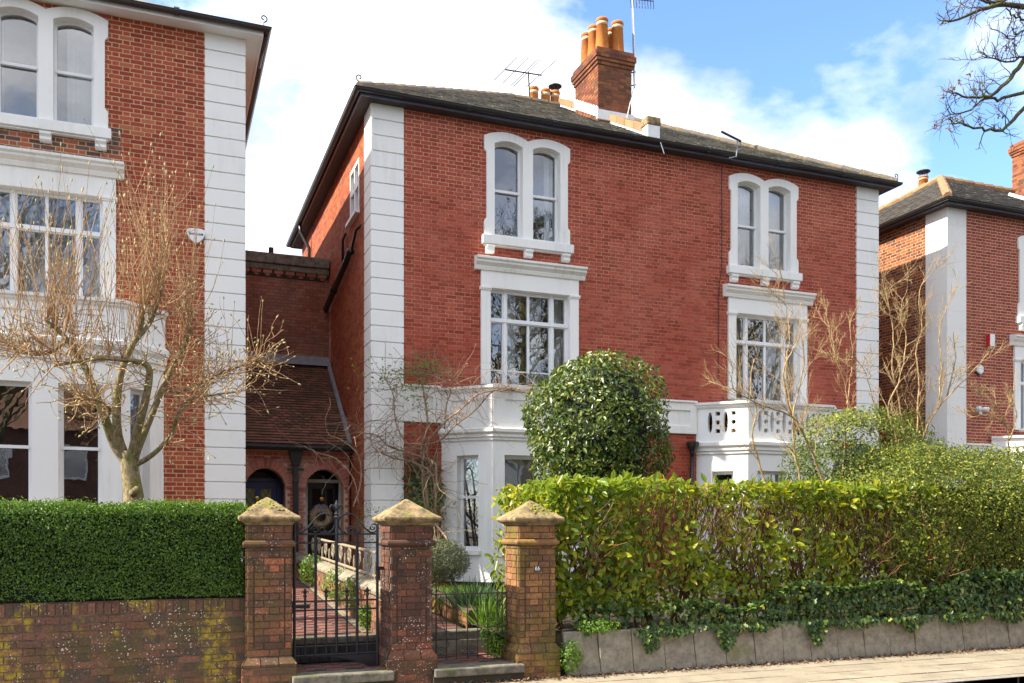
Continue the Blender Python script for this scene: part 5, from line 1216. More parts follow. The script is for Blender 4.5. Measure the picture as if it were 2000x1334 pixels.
def leaves(parent, mat, P, N, L, ratio=.5, shape=OVAL, budget=0, name='leaf', rest='foliage', up=0.0, tilt=.9, droop=0.0, DN=None, rnd=None, inframe=True):
    n = len(P); L = np.broadcast_to(L, (n,)) if np.ndim(L) == 0 else np.asarray(L)
    d, nn = DN if DN is not None else leaf_frames(N, up, tilt, droop); s = np.cross(d, nn); T, F = shape
    rn = RNG.random(n) if rnd is None else np.clip(rnd, 0, .999)
    pick = np.zeros(n, bool)
    if budget:
        D = P[:, 0]*SN + P[:, 1]*CS; u = 1000 + FPX*(P[:, 0]*CS - P[:, 1]*SN)/D; v = HZ - FPX*(P[:, 2]-EYE)/D
        view = unit(np.array([0, 0, EYE]) - P); face = np.abs(np.sum(nn*view, 1)); sc = L/D*(.3+face)*(np.sum(N*view, 1) > .25)
        sc[(u < 5) | (u > 1995) | (v < 5) | (v > 1325)] = 0
        pick[np.argsort(-sc)[:budget]] = True
        me = MB(); me.add([tuple(x) for x in T], F, 0.0); me = me.mesh(name, mat)
        for i in np.nonzero(pick)[0]:
            o = bpy.data.objects.new(name, me); COL.objects.link(o); o.parent = parent
            if parent.type == 'EMPTY': o.matrix_parent_inverse = Matrix.Translation(-parent.location)
            M = Matrix.Identity(4)
            for k in range(3): M[k][0] = s[i, k]*L[i]*ratio; M[k][1] = d[i, k]*L[i]; M[k][2] = nn[i, k]*L[i]; M[k][3] = P[i, k]
            o.matrix_basis = M
    k = ~pick; P, d, nn, s, L, rn = P[k], d[k], nn[k], s[k], L[k], rn[k]; n = len(P); t = len(T)
    V = P[:, None, :] + L[:, None, None]*(T[None, :, 1, None]*d[:, None, :] + ratio*T[None, :, 0, None]*s[:, None, :] + T[None, :, 2, None]*nn[:, None, :])
    return raw_mesh(rest, V.reshape(-1, 3), F, t, n, rn, mat, parent)
def raw_mesh(name, V, F, t, n, rn, mat, parent, kind='stuff'):
    me = bpy.data.meshes.new(name); fl = np.concatenate([np.array(f) for f in F]); ls = np.array([len(f) for f in F])
    idx = (fl[None, :] + (np.arange(n)*t)[:, None]).ravel(); tot = np.tile(ls, n); st = np.concatenate([[0], np.cumsum(tot)[:-1]])
    me.vertices.add(len(V)); me.vertices.foreach_set('co', V.astype(np.float32).ravel()); me.loops.add(len(idx)); me.loops.foreach_set('vertex_index', idx.astype(np.int32))
    me.polygons.add(len(tot)); me.polygons.foreach_set('loop_start', st.astype(np.int32)); me.polygons.foreach_set('loop_total', tot.astype(np.int32))
    me.materials.append(mat); me.update(calc_edges=True); a = me.attributes.new('rnd', 'FLOAT', 'FACE'); a.data.foreach_set('value', np.repeat(rn, len(F)).astype(np.float32))
    return link(name, me, parent, kind)
def lump(P, f, amp, seed=0):
    x = P*f + seed; return amp*(np.sin(x[:, 0]*1.7+x[:, 2]) + np.sin(x[:, 1]*2.1-x[:, 2]*1.3+1.2) + np.sin(x[:, 2]*2.3+x[:, 0]*.8+.5))/3
def box_points(n, x0, x1, y0, y1, z0, z1, faces, depth=.06, lf=4.0, la=.03):
    ar = {'front': (x1-x0)*(z1-z0), 'top': (x1-x0)*(y1-y0), 'left': (y1-y0)*(z1-z0), 'right': (y1-y0)*(z1-z0)}; tot = sum(ar[f] for f in faces); Ps, Ns = [], []
    for f in faces:
        k = int(n*ar[f]/tot); a, b = RNG.random(k), RNG.random(k); dd = RNG.random(k)**1.6*depth
        if f == 'front': P = np.c_[x0+(x1-x0)*a, y0+dd, z0+(z1-z0)*b]; N = (0, -1, 0)
        elif f == 'top': P = np.c_[x0+(x1-x0)*a, y0+(y1-y0)*b, z1-dd]; N = (0, 0, 1)
        elif f == 'left': P = np.c_[x0+dd, y0+(y1-y0)*a, z0+(z1-z0)*b]; N = (-1, 0, 0)
        else: P = np.c_[x1-dd, y0+(y1-y0)*a, z0+(z1-z0)*b]; N = (1, 0, 0)
        N = np.tile(np.array(N, float), (k, 1)); P = P + N*lump(P, lf, la)[:, None]; Ps.append(P); Ns.append(N)
    return np.concatenate(Ps), np.concatenate(Ns)
def blob_points(n, c, r, e=2.5, depth=.08, la=.05, lf=3.0, zmin=-1):
    d = unit(RNG.normal(0, 1, (n, 3))); d = d[d[:, 2] > zmin]; k = (np.abs(d)**e).sum(1)**(-1/e); q = d*k[:, None]
    P = np.array(c) + q*np.array(r)*(1 - RNG.random(len(q))**1.5*depth)[:, None]; P = P + d*lump(P, lf, la)[:, None]; return P, d
def V3(a): return Vector((float(a[0]), float(a[1]), float(a[2])))

# ------------------------------------------------------------------ twigs
def shoot(mb, p, d, L, r, n=5, wig=.12, trop=(0, 0, .15), sides=4, r1=.35):
    p = Vector(p); d = Vector(d).normalized(); pts = [p.copy()]; t = Vector(trop)
    for i in range(n):
        d = (d + Vector((random.gauss(0, wig), random.gauss(0, wig), random.gauss(0, wig))) + t/n*2).normalized(); p = p + d*(L/n); pts.append(p.copy())
    mb.tube(pts, [r*(1-(1-r1)*i/n) for i in range(n+1)], sides, cap=False); return pts, d
def branch(mb, p, d, L, r, depth, kids=3, spread=.7, wig=.12, trop=(0, 0, .12), ratio=.62, tips=None, sides=5, start=.35, rmin=.0025):
    pts, dd = shoot(mb, p, d, L, r, 5 if depth else 4, wig, trop, sides if depth else 3, .5)
    if tips is not None and depth == 0: tips.append((pts[-1], dd))
    if depth == 0: return
    for k in range(kids):
        t = start + (1-start)*(k+random.random())/kids; i = min(int(t*(len(pts)-1)), len(pts)-2); f = t*(len(pts)-1)-i; q = pts[i].lerp(pts[i+1], f)
        ax = (pts[i+1]-pts[i]).normalized(); o = Vector((random.gauss(0, 1), random.gauss(0, 1), random.gauss(0, 1))); o = (o-ax*o.dot(ax)).normalized()
        branch(mb, q, (ax + o*spread*random.uniform(.6, 1.3)), L*ratio*random.uniform(.7, 1.2), max(r*.58*random.uniform(.8, 1.1), rmin), depth-1, kids, spread, wig, trop, ratio, tips, sides, start, rmin)
    if tips is not None: branch(mb, pts[-1], dd, L*ratio*.8, max(r*.5, rmin), 0, kids, spread, wig, trop, ratio, tips, sides)
def limb(mb, uvy, r0, r1, sides=8, jit=0.0):
    P = [at(u, v, y) for u, v, y in uvy]; out = []
    for i in range(len(P)-1):     # smooth with Catmull-Rom
        a, b, c, d = P[max(i-1, 0)], P[i], P[i+1], P[min(i+2, len(P)-1)]
        for k in range(4):
            t = k/4; out.append(.5*((2*b) + (c-a)*t + (2*a-5*b+4*c-d)*t*t + (3*b-a-3*c+d)*t**3))
    out.append(P[-1]); n = len(out)
    if jit: out = [p + Vector((random.gauss(0, jit), random.gauss(0, jit), random.gauss(0, jit))) for p in out]
    mb.tube(out, [r0+(r1-r0)*i/(n-1) for i in range(n)], sides); return out

# ------------------------------------------------------------------ box hedge
bh = thing('box_hedge', 'neatly clipped dark green box hedge on top of the lichened brick wall', 'hedge', (-1, 10.6, 1.06))
P, N = box_points(70000, -3.3, .82, 10.16, 10.95, 1.09, 2.07, ('front', 'top', 'right'), .11, 4, .045)
k = (P[:, 2] > 2.02) & (RNG.random(len(P)) < .35); P[k, 2] += RNG.random(k.sum())*.035
t_ = np.clip((P[:, 2]-1.97)/.1, 0, 1); P[:, 1] += np.where(N[:, 1] < -.5, .06*t_**2, 0); t_ = np.clip((10.26-P[:, 1])/.1, 0, 1); P[:, 2] -= np.where(N[:, 2] > .5, .045*t_**2, 0)
k = RNG.random(len(P)) > .55*(lump(P, 3.1, 1, 9) > .62)*(N[:, 1] < -.5); P, N = P[k], N[k]
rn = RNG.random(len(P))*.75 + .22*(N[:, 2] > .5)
leaves(bh, MT['box'], P, N, RNG.uniform(.015, .034, len(P)), .55, rnd=rn, up=.5, tilt=1.1)
n = 900; q = np.c_[RNG.uniform(-3.2, .8, n), RNG.uniform(10.14, 10.9, n), 2.06+RNG.random(n)**2*.09]; leaves(bh, MT['box'], q, np.tile((0, 0, 1.), (n, 1)), RNG.uniform(.018, .034, n), .5, rnd=RNG.random(n)*.4+.55, rest='stray_shoots')
m = MB(); m.box(-3.25, .74, 10.27, 10.9, 1.068, 1.97); m.build('shade_core', MT['hedge_core'], bh)  # solid dark block painted as the hedge's inner shade, no leaves
m = MB()
for i in range(60): x = random.uniform(-3.1, .7); branch(m, (x, 10.5, 1.0), (random.gauss(0, .3), random.gauss(-.1, .3), 1), .35, .012, 1, 3)
m.build('stems', MT['bark_brown'], bh, kind='stuff')

# ------------------------------------------------------------------ laurel hedge
lh = thing('laurel_hedge', 'leggy laurel hedge with yellow green leaves and brown stems above the ivy', 'hedge', (7.5, 10.6, .5))
def laurel_pts():
    P, N = box_points(16500, 4.42, 10.9, 10.22, 11.0, .75, 2.44, ('front', 'top', 'left'), .30, 2.6, .07)
    x = P[:, 0]; z = P[:, 2]; w = np.ones(len(P))*.62
    w = np.where(x < 5.9, .95, w); w = np.where((x >= 5.9) & (z > 1.75) & (z < 2.30), .20, w); w = np.where((x >= 5.9) & (x < 7.2) & (z <= 1.75), .55, w)
    w = np.where((N[:, 2] > .5), np.where((x > 5.6) & (x < 7.6), .4, .85), w); w = np.where((x > 7.5) & (z < 1.3), .34, w); w = np.where((x > 8.6) & (z >= 2.1), .8, w); w = np.where((z < 1.0) & (x > 6), .16, w)
    w *= .45 + .9*(lump(P, 3.2, 1.0, 4) > -.15)
    k = RNG.random(len(P)) < w; return P[k], N[k]
P, N = laurel_pts(); rn = np.clip(RNG.random(len(P))*.66 + .33*(P[:, 2] > 2.25) + .26*(P[:, 0] < 5.9) + .05, 0, .99)  # left end leaves lighter, a sunlit look put into their colour
P2, N2 = box_points(1300, 4.34, 4.72, 10.75, 11.9, .7, 2.36, ('front', 'top', 'left'), .25, 3, .08)
Pb = np.c_[RNG.uniform(4.5, 9.6, 3200), RNG.uniform(10.65, 11.1, 3200), RNG.uniform(.7, 2.3, 3200)]; leaves(lh, MT['laurel'], Pb, np.tile((0, -1., .2), (3200, 1)), RNG.uniform(.05, .13, 3200), .46, rnd=RNG.random(3200)*.4, rest='inner_leaves')  # back leaves kept to the dark tones, inner shade put into colour
leaves(lh, MT['laurel'], np.r_[P, P2], np.r_[N, N2], RNG.uniform(.05, .155, len(P)+len(P2)), .46, budget=300, rnd=np.r_[rn, RNG.random(len(P2))*.6+.35], tilt=1.0, droop=.35)
m = MB()
for i in range(62):
    x = 4.6+6.2*random.random(); y = random.uniform(10.45, 10.85); d = Vector((random.gauss(0, .28), random.gauss(-.08, .15), 1)); pts, dd = shoot(m, (x, y, .45), d, random.uniform(1.0, 1.5), random.uniform(.014, .032), 6, .1, sides=5, r1=.5)
    for k in range(7):
        q = pts[random.randint(2, 6)]; branch(m, q, (random.gauss(0, .5), random.gauss(-.2, .4), random.uniform(.5, 1.1)), random.uniform(.35, .6), .009, 1, 3, .6, rmin=.004)
for i in range(420):   # clipped upright shoots in the bare upper band
    x = random.uniform(5.7, 10.4); y = random.uniform(10.22, 10.75); shoot(m, (x, y, random.uniform(1.65, 2.05)), (random.gauss(0, .25), random.gauss(-.05, .2), 1), random.uniform(.3, .52), random.uniform(.004, .007), 4, .14, sides=4, r1=.8)
m.build('stems', MT['bark_brown'], lh, kind='stuff')

# ------------------------------------------------------------------ privet hedge at the right
ph_ = thing('privet_hedge', 'tall dark privet hedge filling the right end behind the slab wall', 'hedge', (13, 11, .5))
P, N = box_points(76000, 9.85, 15.2, 10.22, 12.2, .85, 3.14, ('front', 'front', 'top', 'left'), .5, 1.7, .18)
w = np.where(P[:, 2] < 1.25, .55, .98)*(.7+.5*(lump(P, 2.6, 1, 7) > -.2)); k = (RNG.random(len(P)) < w) & (P[:, 2] < 2.55 + .5*(P[:, 0]-9.9) ); P, N = P[k], N[k]
t_ = np.clip((P[:, 2]-2.0)/1.15, 0, 1); P[:, 1] += np.where(N[:, 1] < -.5, .8*t_**2, 0); N = unit(N + np.where(N[:, 1] < -.5, t_, 0)[:, None]*np.array((0, 0, 1.))); t_ = np.clip((11.3-P[:, 1])/1.05, 0, 1); P[:, 2] -= np.where(N[:, 2] > .9, .85*t_**1.7, 0); P = P + RNG.normal(0, .06, P.shape)
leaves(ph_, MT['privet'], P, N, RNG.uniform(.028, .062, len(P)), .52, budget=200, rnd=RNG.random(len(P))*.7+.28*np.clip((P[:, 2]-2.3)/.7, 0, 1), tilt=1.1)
m = MB(); m.box(11.6, 16.4, 11.3, 12.2, .7, 2.5); m.build('shade_core', MT['hedge_core'], ph_)  # dark block in place of the shade deep in the privet
m = MB()
for i in range(46): x = random.uniform(10.3, 15.5); branch(m, (x, random.uniform(10.75, 11.2), .5), (random.gauss(0, .25), random.gauss(.05, .15), 1), 1.0, .02, 2, 3, .6, rmin=.004)
m.build('stems', MT['bark_brown'], ph_, kind='stuff')

# ------------------------------------------------------------------ holly bush behind the hedge
hb = thing('holly_bush', 'rounded holly bush between the laurel hedge and the pierced bay window', 'bush', (11.75, 13, .7))
P, N = blob_points(20000, (11.85, 13.0, 2.75), (1.35, 1.1, 1.26), 2.8, .22, .12); k = RNG.random(len(P)) < (.5+.6*(lump(P, 4, 1, 2) > -.2)); P, N = P[k], N[k]
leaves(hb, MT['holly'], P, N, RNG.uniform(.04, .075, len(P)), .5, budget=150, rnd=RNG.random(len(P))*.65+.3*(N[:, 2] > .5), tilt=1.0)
m = MB(); m.lathe((11.85, 13.0, 2.75), [(.1, -.7), (.45, -.5), (.55, 0), (.45, .4), (.1, .6)], 14); m.build('shade_core', MT['hedge_core'], hb)  # dark solid in place of the shade inside the holly

# ------------------------------------------------------------------ clipped topiary
tp = thing('topiary_bush', 'large domed evergreen topiary bush in front of the wide red wall', 'bush', (6.26, 12.5, .6))
P, N = blob_points(15000, (6.24, 12.5, 3.30), (1.03, 1.0, 1.13), 2.75, .22, .12, 2.6)
k = P[:, 2] > 2.36; P, N = P[k], N[k]; k = RNG.random(len(P)) < (.6+.5*(lump(P, 5, 1, 3) > -.1)); P, N = P[k], N[k]
leaves(tp, MT['topiary'], P, N, RNG.uniform(.04, .11, len(P)), .45, budget=300, rnd=np.clip(RNG.random(len(P))**1.3, 0, .999), tilt=1.05, droop=.5)
m = MB(); m.lathe((6.27, 12.5, 3.46), [(.1, -.9), (.62, -.75), (.74, -.3), (.72, .3), (.55, .65), (.1, .82)], 18); m.build('shade_core', MT['hedge_core'], tp)  # dark solid painted as shade behind the topiary leaves
m = MB()
for dx in (-.12, .05, .16): m.tube([(6.27+dx*.4, 12.5, .6), (6.27+dx, 12.5, 1.6), (6.27+dx*2.4, 12.5, 2.7)], [.06, .05, .04], 8)
m.build('trunk', MT['bark_brown'], tp, smooth=True)

# ------------------------------------------------------------------ ivy
iv = MB(); ivt = thing('ivy', 'dark trailing ivy spilling over the top of the slab wall', 'ivy', (9, 10.2, .5))
P, N = box_points(15000, 4.75, 16.5, 10.02, 10.5, .50, 1.22, ('front', 'top'), .20, 3.0, .08)
zt_ = .74 + .05*(P[:, 0]-5) + .24*lump(P*np.array((1, 1, .2)), 2.3, 1, 5); P[:, 2] = np.where(N[:, 2] > .5, np.minimum(P[:, 2], zt_+.05*RNG.random(len(P))), P[:, 2]); k = (P[:, 2] < zt_+.06) | (RNG.random(len(P)) < .05); P, N = P[k], N[k]
w = np.where(P[:, 0] < 6.2, .30, 1.0); w = np.where((P[:, 0] < 7.3) & (P[:, 0] >= 6.2), .75, w); k = RNG.random(len(P)) < w; P, N = P[k], N[k]
D_, Dn = [], []
for (xc, wd_, dep, n) in ((5.75, .14, .30, 160), (6.15, .35, .12, 120), (6.9, .16, .34, 190), (7.35, .4, .10, 120), (8.35, .16, .34, 200), (9.0, .5, .12, 160), (10.0, .25, .20, 140), (11.0, .5, .14, 170), (12.0, .4, .16, 140), (13, .6, .12, 120)):
    x = RNG.normal(xc, wd_*.6, n); z = .56 - dep*RNG.random(n)**1.4*np.exp(-((x-xc)/wd_)**2); D_.append(np.c_[x, np.full(n, 10.035)-RNG.random(n)*.05, z]); Dn.append(np.tile((0, -1., .15), (n, 1)))
P = np.r_[P, np.concatenate(D_)]; N = np.r_[N, np.concatenate(Dn)]
leaves(ivt, MT['ivy'], P, N, RNG.uniform(.045, .085, len(P)), .95, IVY, budget=300, tilt=.75, droop=1.2)
m = MB()
for i in range(46): x = random.uniform(5, 13); shoot(m, (x, 10.1, .62), (random.gauss(0, .6), -.4, -.2), random.uniform(.2, .5), .004, 5, .3, (0, 0, -.4), 3)
m.build('stems', MT['bark_brown'], ivt, kind='stuff')
iw = thing('ivy', 'dark ivy patch climbing the brick strip beside the left bay window', 'ivy', (4.65, 16.7, .8))
n = 2400; x = RNG.normal(4.62, .22, n); z = .9+RNG.random(n)*2.3; k = (np.abs(x-4.62) < .42-.13*np.maximum(z-2.5, 0)) & (RNG.random(n) < np.where(z > 2.75, .35, 1)); P = np.c_[x, 16.72-RNG.random(n)*.12, z][k]
leaves(iw, MT['ivy'], P, np.tile((0, -1., .1), (len(P), 1)), RNG.uniform(.05, .09, len(P)), .95, IVY, budget=120, tilt=.7, droop=1.0)

# ------------------------------------------------------------------ low plants
def tuft(name, label, cat, c, r, n, mat, L, ratio, shape=OVAL, flat=.6, up=.4, budget=0, tilt=1.0):
    t = thing(name, label, cat, (c[0], c[1], c[2]-r*flat)); P, N = blob_points(n, c, (r, r*.8, r*flat), 2.0, .5, r*.12, 6/r*.3)
    leaves(t, MT[mat], P, N, RNG.uniform(L*.6, L*1.2, len(P)), ratio, shape, budget=budget, up=up, tilt=tilt); return t
tuft('creeping_plant', 'fresh green creeping plant at the foot of the numbered pillar by the slab wall', 'plant', (4.64, 10.0, .26), .16, 900, 'fresh', .026, .8, flat=1.3)
tuft('creeping_plant', 'small leaved green plant spilling over the step left of the numbered pillar', 'plant', (3.88, 10.55, .48), .22, 1500, 'fresh', .026, .8, flat=1.5)
tuft('creeping_plant', 'green groundcover trailing onto the slab wall right of the pillar', 'plant', (5.05, 10.12, .60), .30, 900, 'fresh', .032, .8, flat=.35)
tuft('weed', 'little weed at the base of the middle pillar', 'plant', (2.44, 10.15, .26), .07, 160, 'fresh', .026, .8)
for (y, x, z, r, lab) in ((12.2, 2.42, .92, .20, 'leafy weed tumbling over the dividing wall nearest the gate'), (13.4, 2.40, .98, .22, 'sunlit leafy weed halfway along the dividing wall'), (15.6, 2.36, 1.12, .22, 'leafy weed by the far end of the dividing wall'), (11.4, 2.44, .70, .13, 'small weed low on the dividing wall behind the iron gate')):
    tuft('wall_weed', lab, 'plant', (x, y, z), r, 700, 'fresh', .04, .7, flat=1.2)
tuft('rosemary_bush', 'grey green rosemary bush behind the small rusty gate', 'bush', (3.98, 13.4, 1.28), .46, 6500, 'lavender', .065, .16, flat=.75, up=1.2)
tuft('rosemary_bush', 'thin bare twiggy plant against the white quoin', 'bush', (3.5, 16.0, 1.9), .35, 500, 'privet', .035, .5, flat=1.2)
tuft('potted_shrub', 'small grey green shrub on the balcony in front of the first floor window', 'plant', (6.75, 16.35, 4.62), .22, 500, 'lavender', .07, .2, flat=1.3, up=1.5)
def blades(name, label, c, n, L, mat, spread=.25, lean=.55, w=.045):
    t = thing(name, label, 'plant', c); x = RNG.normal(0, spread, n); y = RNG.normal(0, spread*.7, n); P = np.c_[c[0]+x, c[1]+y, np.full(n, c[2])]; d = unit(np.c_[x/spread*lean*.6+RNG.normal(0, .25, n), y/spread*lean*.6+RNG.normal(0, .25, n), np.ones(n)])
    nn = unit(np.cross(d, RNG.normal(0, 1, (n, 3)))); leaves(t, MT[mat], P, nn, RNG.uniform(L*.6, L*1.1, n), w, BLADE, DN=(d, nn), budget=min(90, n//2)); return t
blades('daffodil_clump', 'clump of blue green daffodil leaves behind the small gate', (4.08, 12.0, .70), 260, .46, 'daff', .17, .8)
blades('daffodil_clump', 'bright green leaf clump beside the middle pillar', (3.42, 12.8, .62), 150, .42, 'fresh', .12, .7)
blades('daffodil_clump', 'upright green leaf clump close to the numbered pillar', (4.02, 11.2, .55), 110, .45, 'fresh', .10, .5)
n = 5200; P = np.c_[RNG.uniform(3.8, 5.2, n), RNG.uniform(12.3, 15.6, n), np.zeros(n)]; P[:, 2] = .56+.022*(P[:, 1]-10.3)*1.1; d = unit(np.c_[RNG.normal(0, .35, n), RNG.normal(0, .35, n), np.ones(n)]); nn = unit(np.cross(d, RNG.normal(0, 1, (n, 3))))
gr = leaves(None, MT['fresh'], P, nn, RNG.uniform(.08, .17, n), .05, BLADE, DN=(d, nn), rest='grass'); gr['label'] = 'rough grass in the front garden bed'; gr['category'] = 'grass'
# dead leaves at the foot of the slab wall
n = 2600; x = RNG.uniform(3.0, 15.5, n); P = np.c_[x, 10.03-np.abs(RNG.normal(0, .10, n)), RNG.random(n)*.025+.004]; nn = unit(np.c_[RNG.normal(0, .4, n), RNG.normal(0, .4, n), np.ones(n)]); d = unit(np.cross(nn, RNG.normal(0, 1, (n, 3))))
lt = leaves(None, MT['litter'], P, nn, RNG.uniform(.015, .055, n), .6, OVAL, DN=(d, nn), rest='leaf_litter'); lt['label'] = 'brown dead leaves gathered along the foot of the slab wall'; lt['category'] = 'leaf litter'

# ------------------------------------------------------------------ magnolia
mg = thing('magnolia_tree', 'bare budding magnolia tree with many upright twigs in front of the left bay window', 'tree', (-.36, 12.5, .6))
m = MB(); Y0 = 12.5
limb(m, [(268, 1170, Y0), (263, 1000, Y0), (258, 945, Y0), (252, 905, Y0), (250, 880, Y0)], .145, .085, 10)
LB = {}
LB['A'] = limb(m, [(250, 905, Y0), (224, 868, Y0), (206, 820, Y0-.1), (190, 778, Y0-.15), (165, 715, Y0-.2), (132, 665, Y0-.25), (108, 640, Y0-.3), (88, 625, Y0-.35)], 0.0705, 0.0176)
LB['B'] = limb(m, [(250, 905, Y0), (230, 850, Y0+.05), (229, 775, Y0+.15), (240, 715, Y0+.2), (262, 668, Y0+.2), (275, 640, Y0+.2), (281, 602, Y0+.2)], 0.0645, 0.0240)
LB['C'] = limb(m, [(254, 905, Y0), (266, 850, Y0-.1), (282, 790, Y0-.25), (292, 735, Y0-.35), (285, 712, Y0-.4), (250, 704, Y0-.45), (200, 700, Y0-.5), (150, 706, Y0-.55), (105, 715, Y0-.6)], 0.0585, 0.0160)
LB['D'] = limb(m, [(258, 905, Y0), (288, 830, Y0+.1), (317, 760, Y0+.25), (338, 715, Y0+.35), (362, 672, Y0+.4), (372, 640, Y0+.4)], 0.0516, 0.0176)
LB['E'] = limb(m, [(262, 910, Y0), (298, 888, Y0-.1), (332, 852, Y0-.25), (346, 815, Y0-.35), (362, 785, Y0-.4), (410, 772, Y0-.45), (470, 765, Y0-.5)], 0.0361, 0.0096)
LB['G'] = limb(m, [(318, 758, Y0+.25), (350, 766, Y0+.2), (400, 745, Y0+.15), (450, 722, Y0+.1), (505, 705, Y0)], 0.0292, 0.0096)
LB['H'] = limb(m, [(262, 668, Y0+.2), (292, 632, Y0+.25), (305, 600, Y0+.3), (316, 575, Y0+.3)], 0.0344, 0.0160)
LB['I'] = limb(m, [(205, 820, Y0-.1), (215, 800, Y0-.4), (195, 785, Y0-.7), (160, 775, Y0-.8)], 0.0258, 0.0096)
LB['J'] = limb(m, [(132, 665, Y0-.25), (95, 690, Y0-.1), (50, 690, Y0), (10, 670, Y0+.1)], 0.0215, 0.0080)
m.tube([at(258, 965, 12.4), at(268, 955, 12.30)], [.05, .045], 10)
m.build('trunk', MT['bark_mag'], mg, smooth=True)
tw = MB(); tips = []
def along(name, t0=.35): P_ = LB[name]; i = random.randint(int(len(P_)*t0), len(P_)-1); return P_[i]
for (names, n, lo, hi) in ((('A', 'J', 'C'), 125, 1.1, 2.3), (('B', 'H', 'D'), 118, 1.1, 2.25), (('G',), 14, .5, 1.1)):
    for i in range(n):
        nm = random.choice(names); p = along(nm, .6 if nm in 'ABCD' else .3); L = random.uniform(lo, hi)*random.choice((.55, .8, 1, 1))
        pts, dd = shoot(tw, p, (random.gauss(0, .24), random.gauss(-.05, .24), 1), L, random.uniform(.0048, .0075), 7, .06, (0, 0, .22), 4, .45); tips.append((pts[-1], dd))
        if random.random() < .4: q = pts[random.randint(2, 5)]; p2, d2 = shoot(tw, q, (random.gauss(0, .5), random.gauss(0, .5), .9), L*.4, .005, 4, .1, (0, 0, .25), 3); tips.append((p2[-1], d2))
for i in range(340):     # short twisting spurs with buds
    nm = random.choice(('A', 'C', 'C', 'E', 'E', 'G', 'G', 'G', 'I', 'I', 'J', 'J', 'D', 'H')); p = along(nm, .3)
    side = (1 if nm in 'EGDH' else -1); pts, dd = shoot(tw, p, (random.gauss(.35*side, .6), random.gauss(-.25, .5), random.gauss(.05, .45)), random.uniform(.25, .8), random.uniform(.005, .009), 6, .22, (0, 0, .22), 4, .5); tips.append((pts[-1], dd))
    for k in range(2):
        q = pts[random.randint(2, 5)]; p2, d2 = shoot(tw, q, (random.gauss(.2*side, .6), random.gauss(0, .6), random.gauss(.2, .5)), random.uniform(.12, .32), .0045, 4, .2, (0, 0, .3), 3); tips.append((p2[-1], d2))
tw.build('twigs', MT['twig_mag'], mg, smooth=True, kind='stuff')
bd = MB()
for (p, d) in tips:
    if random.random() < .8: L = random.uniform(.03, .065); bd.tube([p, p+d*L*.45, p+d*L], [.005, random.uniform(.009, .014), .001], 5, cap=False)
bd.build('buds', MT['bud'], mg, smooth=True, kind='stuff')

# ------------------------------------------------------------------ bare shrubs on the right
def shrub(label, base, stems, seed, kids=4, depth=3, L=1.0, mat='bark_yellow', r=.022, spread=.62, trop=(0, 0, .16), ratio=.55, rmin=.0028):
    random.seed(seed); p0 = at(*base); t = thing('bare_shrub', label, 'shrub', (p0.x, p0.y, .7)); m = MB(); k = MB(); tips = []
    for poly in stems:
        pts = limb(m, [(u, v, base[2]+dy) for u, v, dy in poly], r*.8, r*.28, 6, .008)
        for j in range(int(len(pts)*.22), len(pts)):
            if random.random() < .55:
                ax = (pts[min(j+1, len(pts)-1)]-pts[j-1]).normalized(); o = Vector((random.gauss(0, 1), random.gauss(0, .7), random.gauss(0, .6)))
                branch(k, pts[j], ax + o*spread, L*random.uniform(.35, .85), random.uniform(.0045, .0075), depth-1, kids, spread, .14, trop, ratio, tips, 4, .25, rmin)
    m.build('trunk', MT[mat], t, smooth=True); k.build('twigs', MT[mat], t, smooth=True, kind='stuff'); return t
shrub('straw coloured bare shrub leaning left across the pierced bay window', (1610, 950, 12.2), [
    [(1622, 985, 0), (1600, 920, 0), (1575, 860, -.1), (1548, 815, -.15), (1500, 795, -.2), (1455, 775, -.25), (1425, 755, -.3)],
    [(1622, 985, 0), (1595, 900, .1), (1562, 835, .15), (1540, 780, .2), (1535, 720, .2), (1542, 660, .2), (1535, 600, .2), (1528, 575, .2)],
    [(1570, 970, -.1), (1555, 900, -.1), (1548, 830, -.1), (1560, 760, -.1), (1572, 700, -.1), (1560, 640, -.1)],
    [(1505, 970, -.1), (1480, 900, -.1), (1470, 850, -.15), (1478, 800, -.2), (1465, 760, -.2), (1472, 700, -.2)],
    [(1560, 850, .15), (1540, 790, 0), (1530, 730, -.1), (1545, 690, -.2), (1560, 660, -.2)]], 21, L=.85, r=.026, kids=4)
shrub('pale bare shrub rising from behind the holly bush', (1645, 950, 12.9), [
    [(1640, 960, 0), (1650, 880, 0), (1655, 790, 0), (1648, 740, 0), (1630, 700, 0), (1622, 650, 0), (1612, 610, 0)],
    [(1655, 790, 0), (1660, 740, .1), (1665, 690, .1), (1660, 640, .1), (1672, 600, .1)],
    [(1740, 960, .2), (1720, 860, .2), (1700, 760, .2), (1680, 710, .1), (1640, 690, .1)]], 22, L=.6, r=.016)
shrub('many stemmed straw coloured bare shrub in front of the white corner pilaster', (1775, 900, 12.4), [
    [(1775, 960, 0), (1765, 850, 0), (1755, 780, 0), (1742, 720, 0), (1745, 660, 0), (1738, 600, 0), (1728, 560, 0)],
    [(1780, 960, 0), (1790, 840, .1), (1795, 760, .1), (1790, 690, .1), (1800, 640, .1), (1795, 580, .1), (1805, 545, .1)],
    [(1785, 960, 0), (1800, 860, -.1), (1830, 800, -.2), (1870, 755, -.25), (1900, 725, -.3), (1930, 690, -.3)],
    [(1770, 960, 0), (1750, 850, -.1), (1735, 800, -.1), (1760, 730, -.1), (1770, 660, -.1), (1758, 610, -.1), (1770, 570, -.1)],
    [(1830, 800, -.2), (1838, 720, -.2), (1835, 650, -.2), (1848, 600, -.2)], [(1850, 775, -.2), (1865, 700, -.2), (1862, 650, -.2)]], 23, L=.7, r=.022)
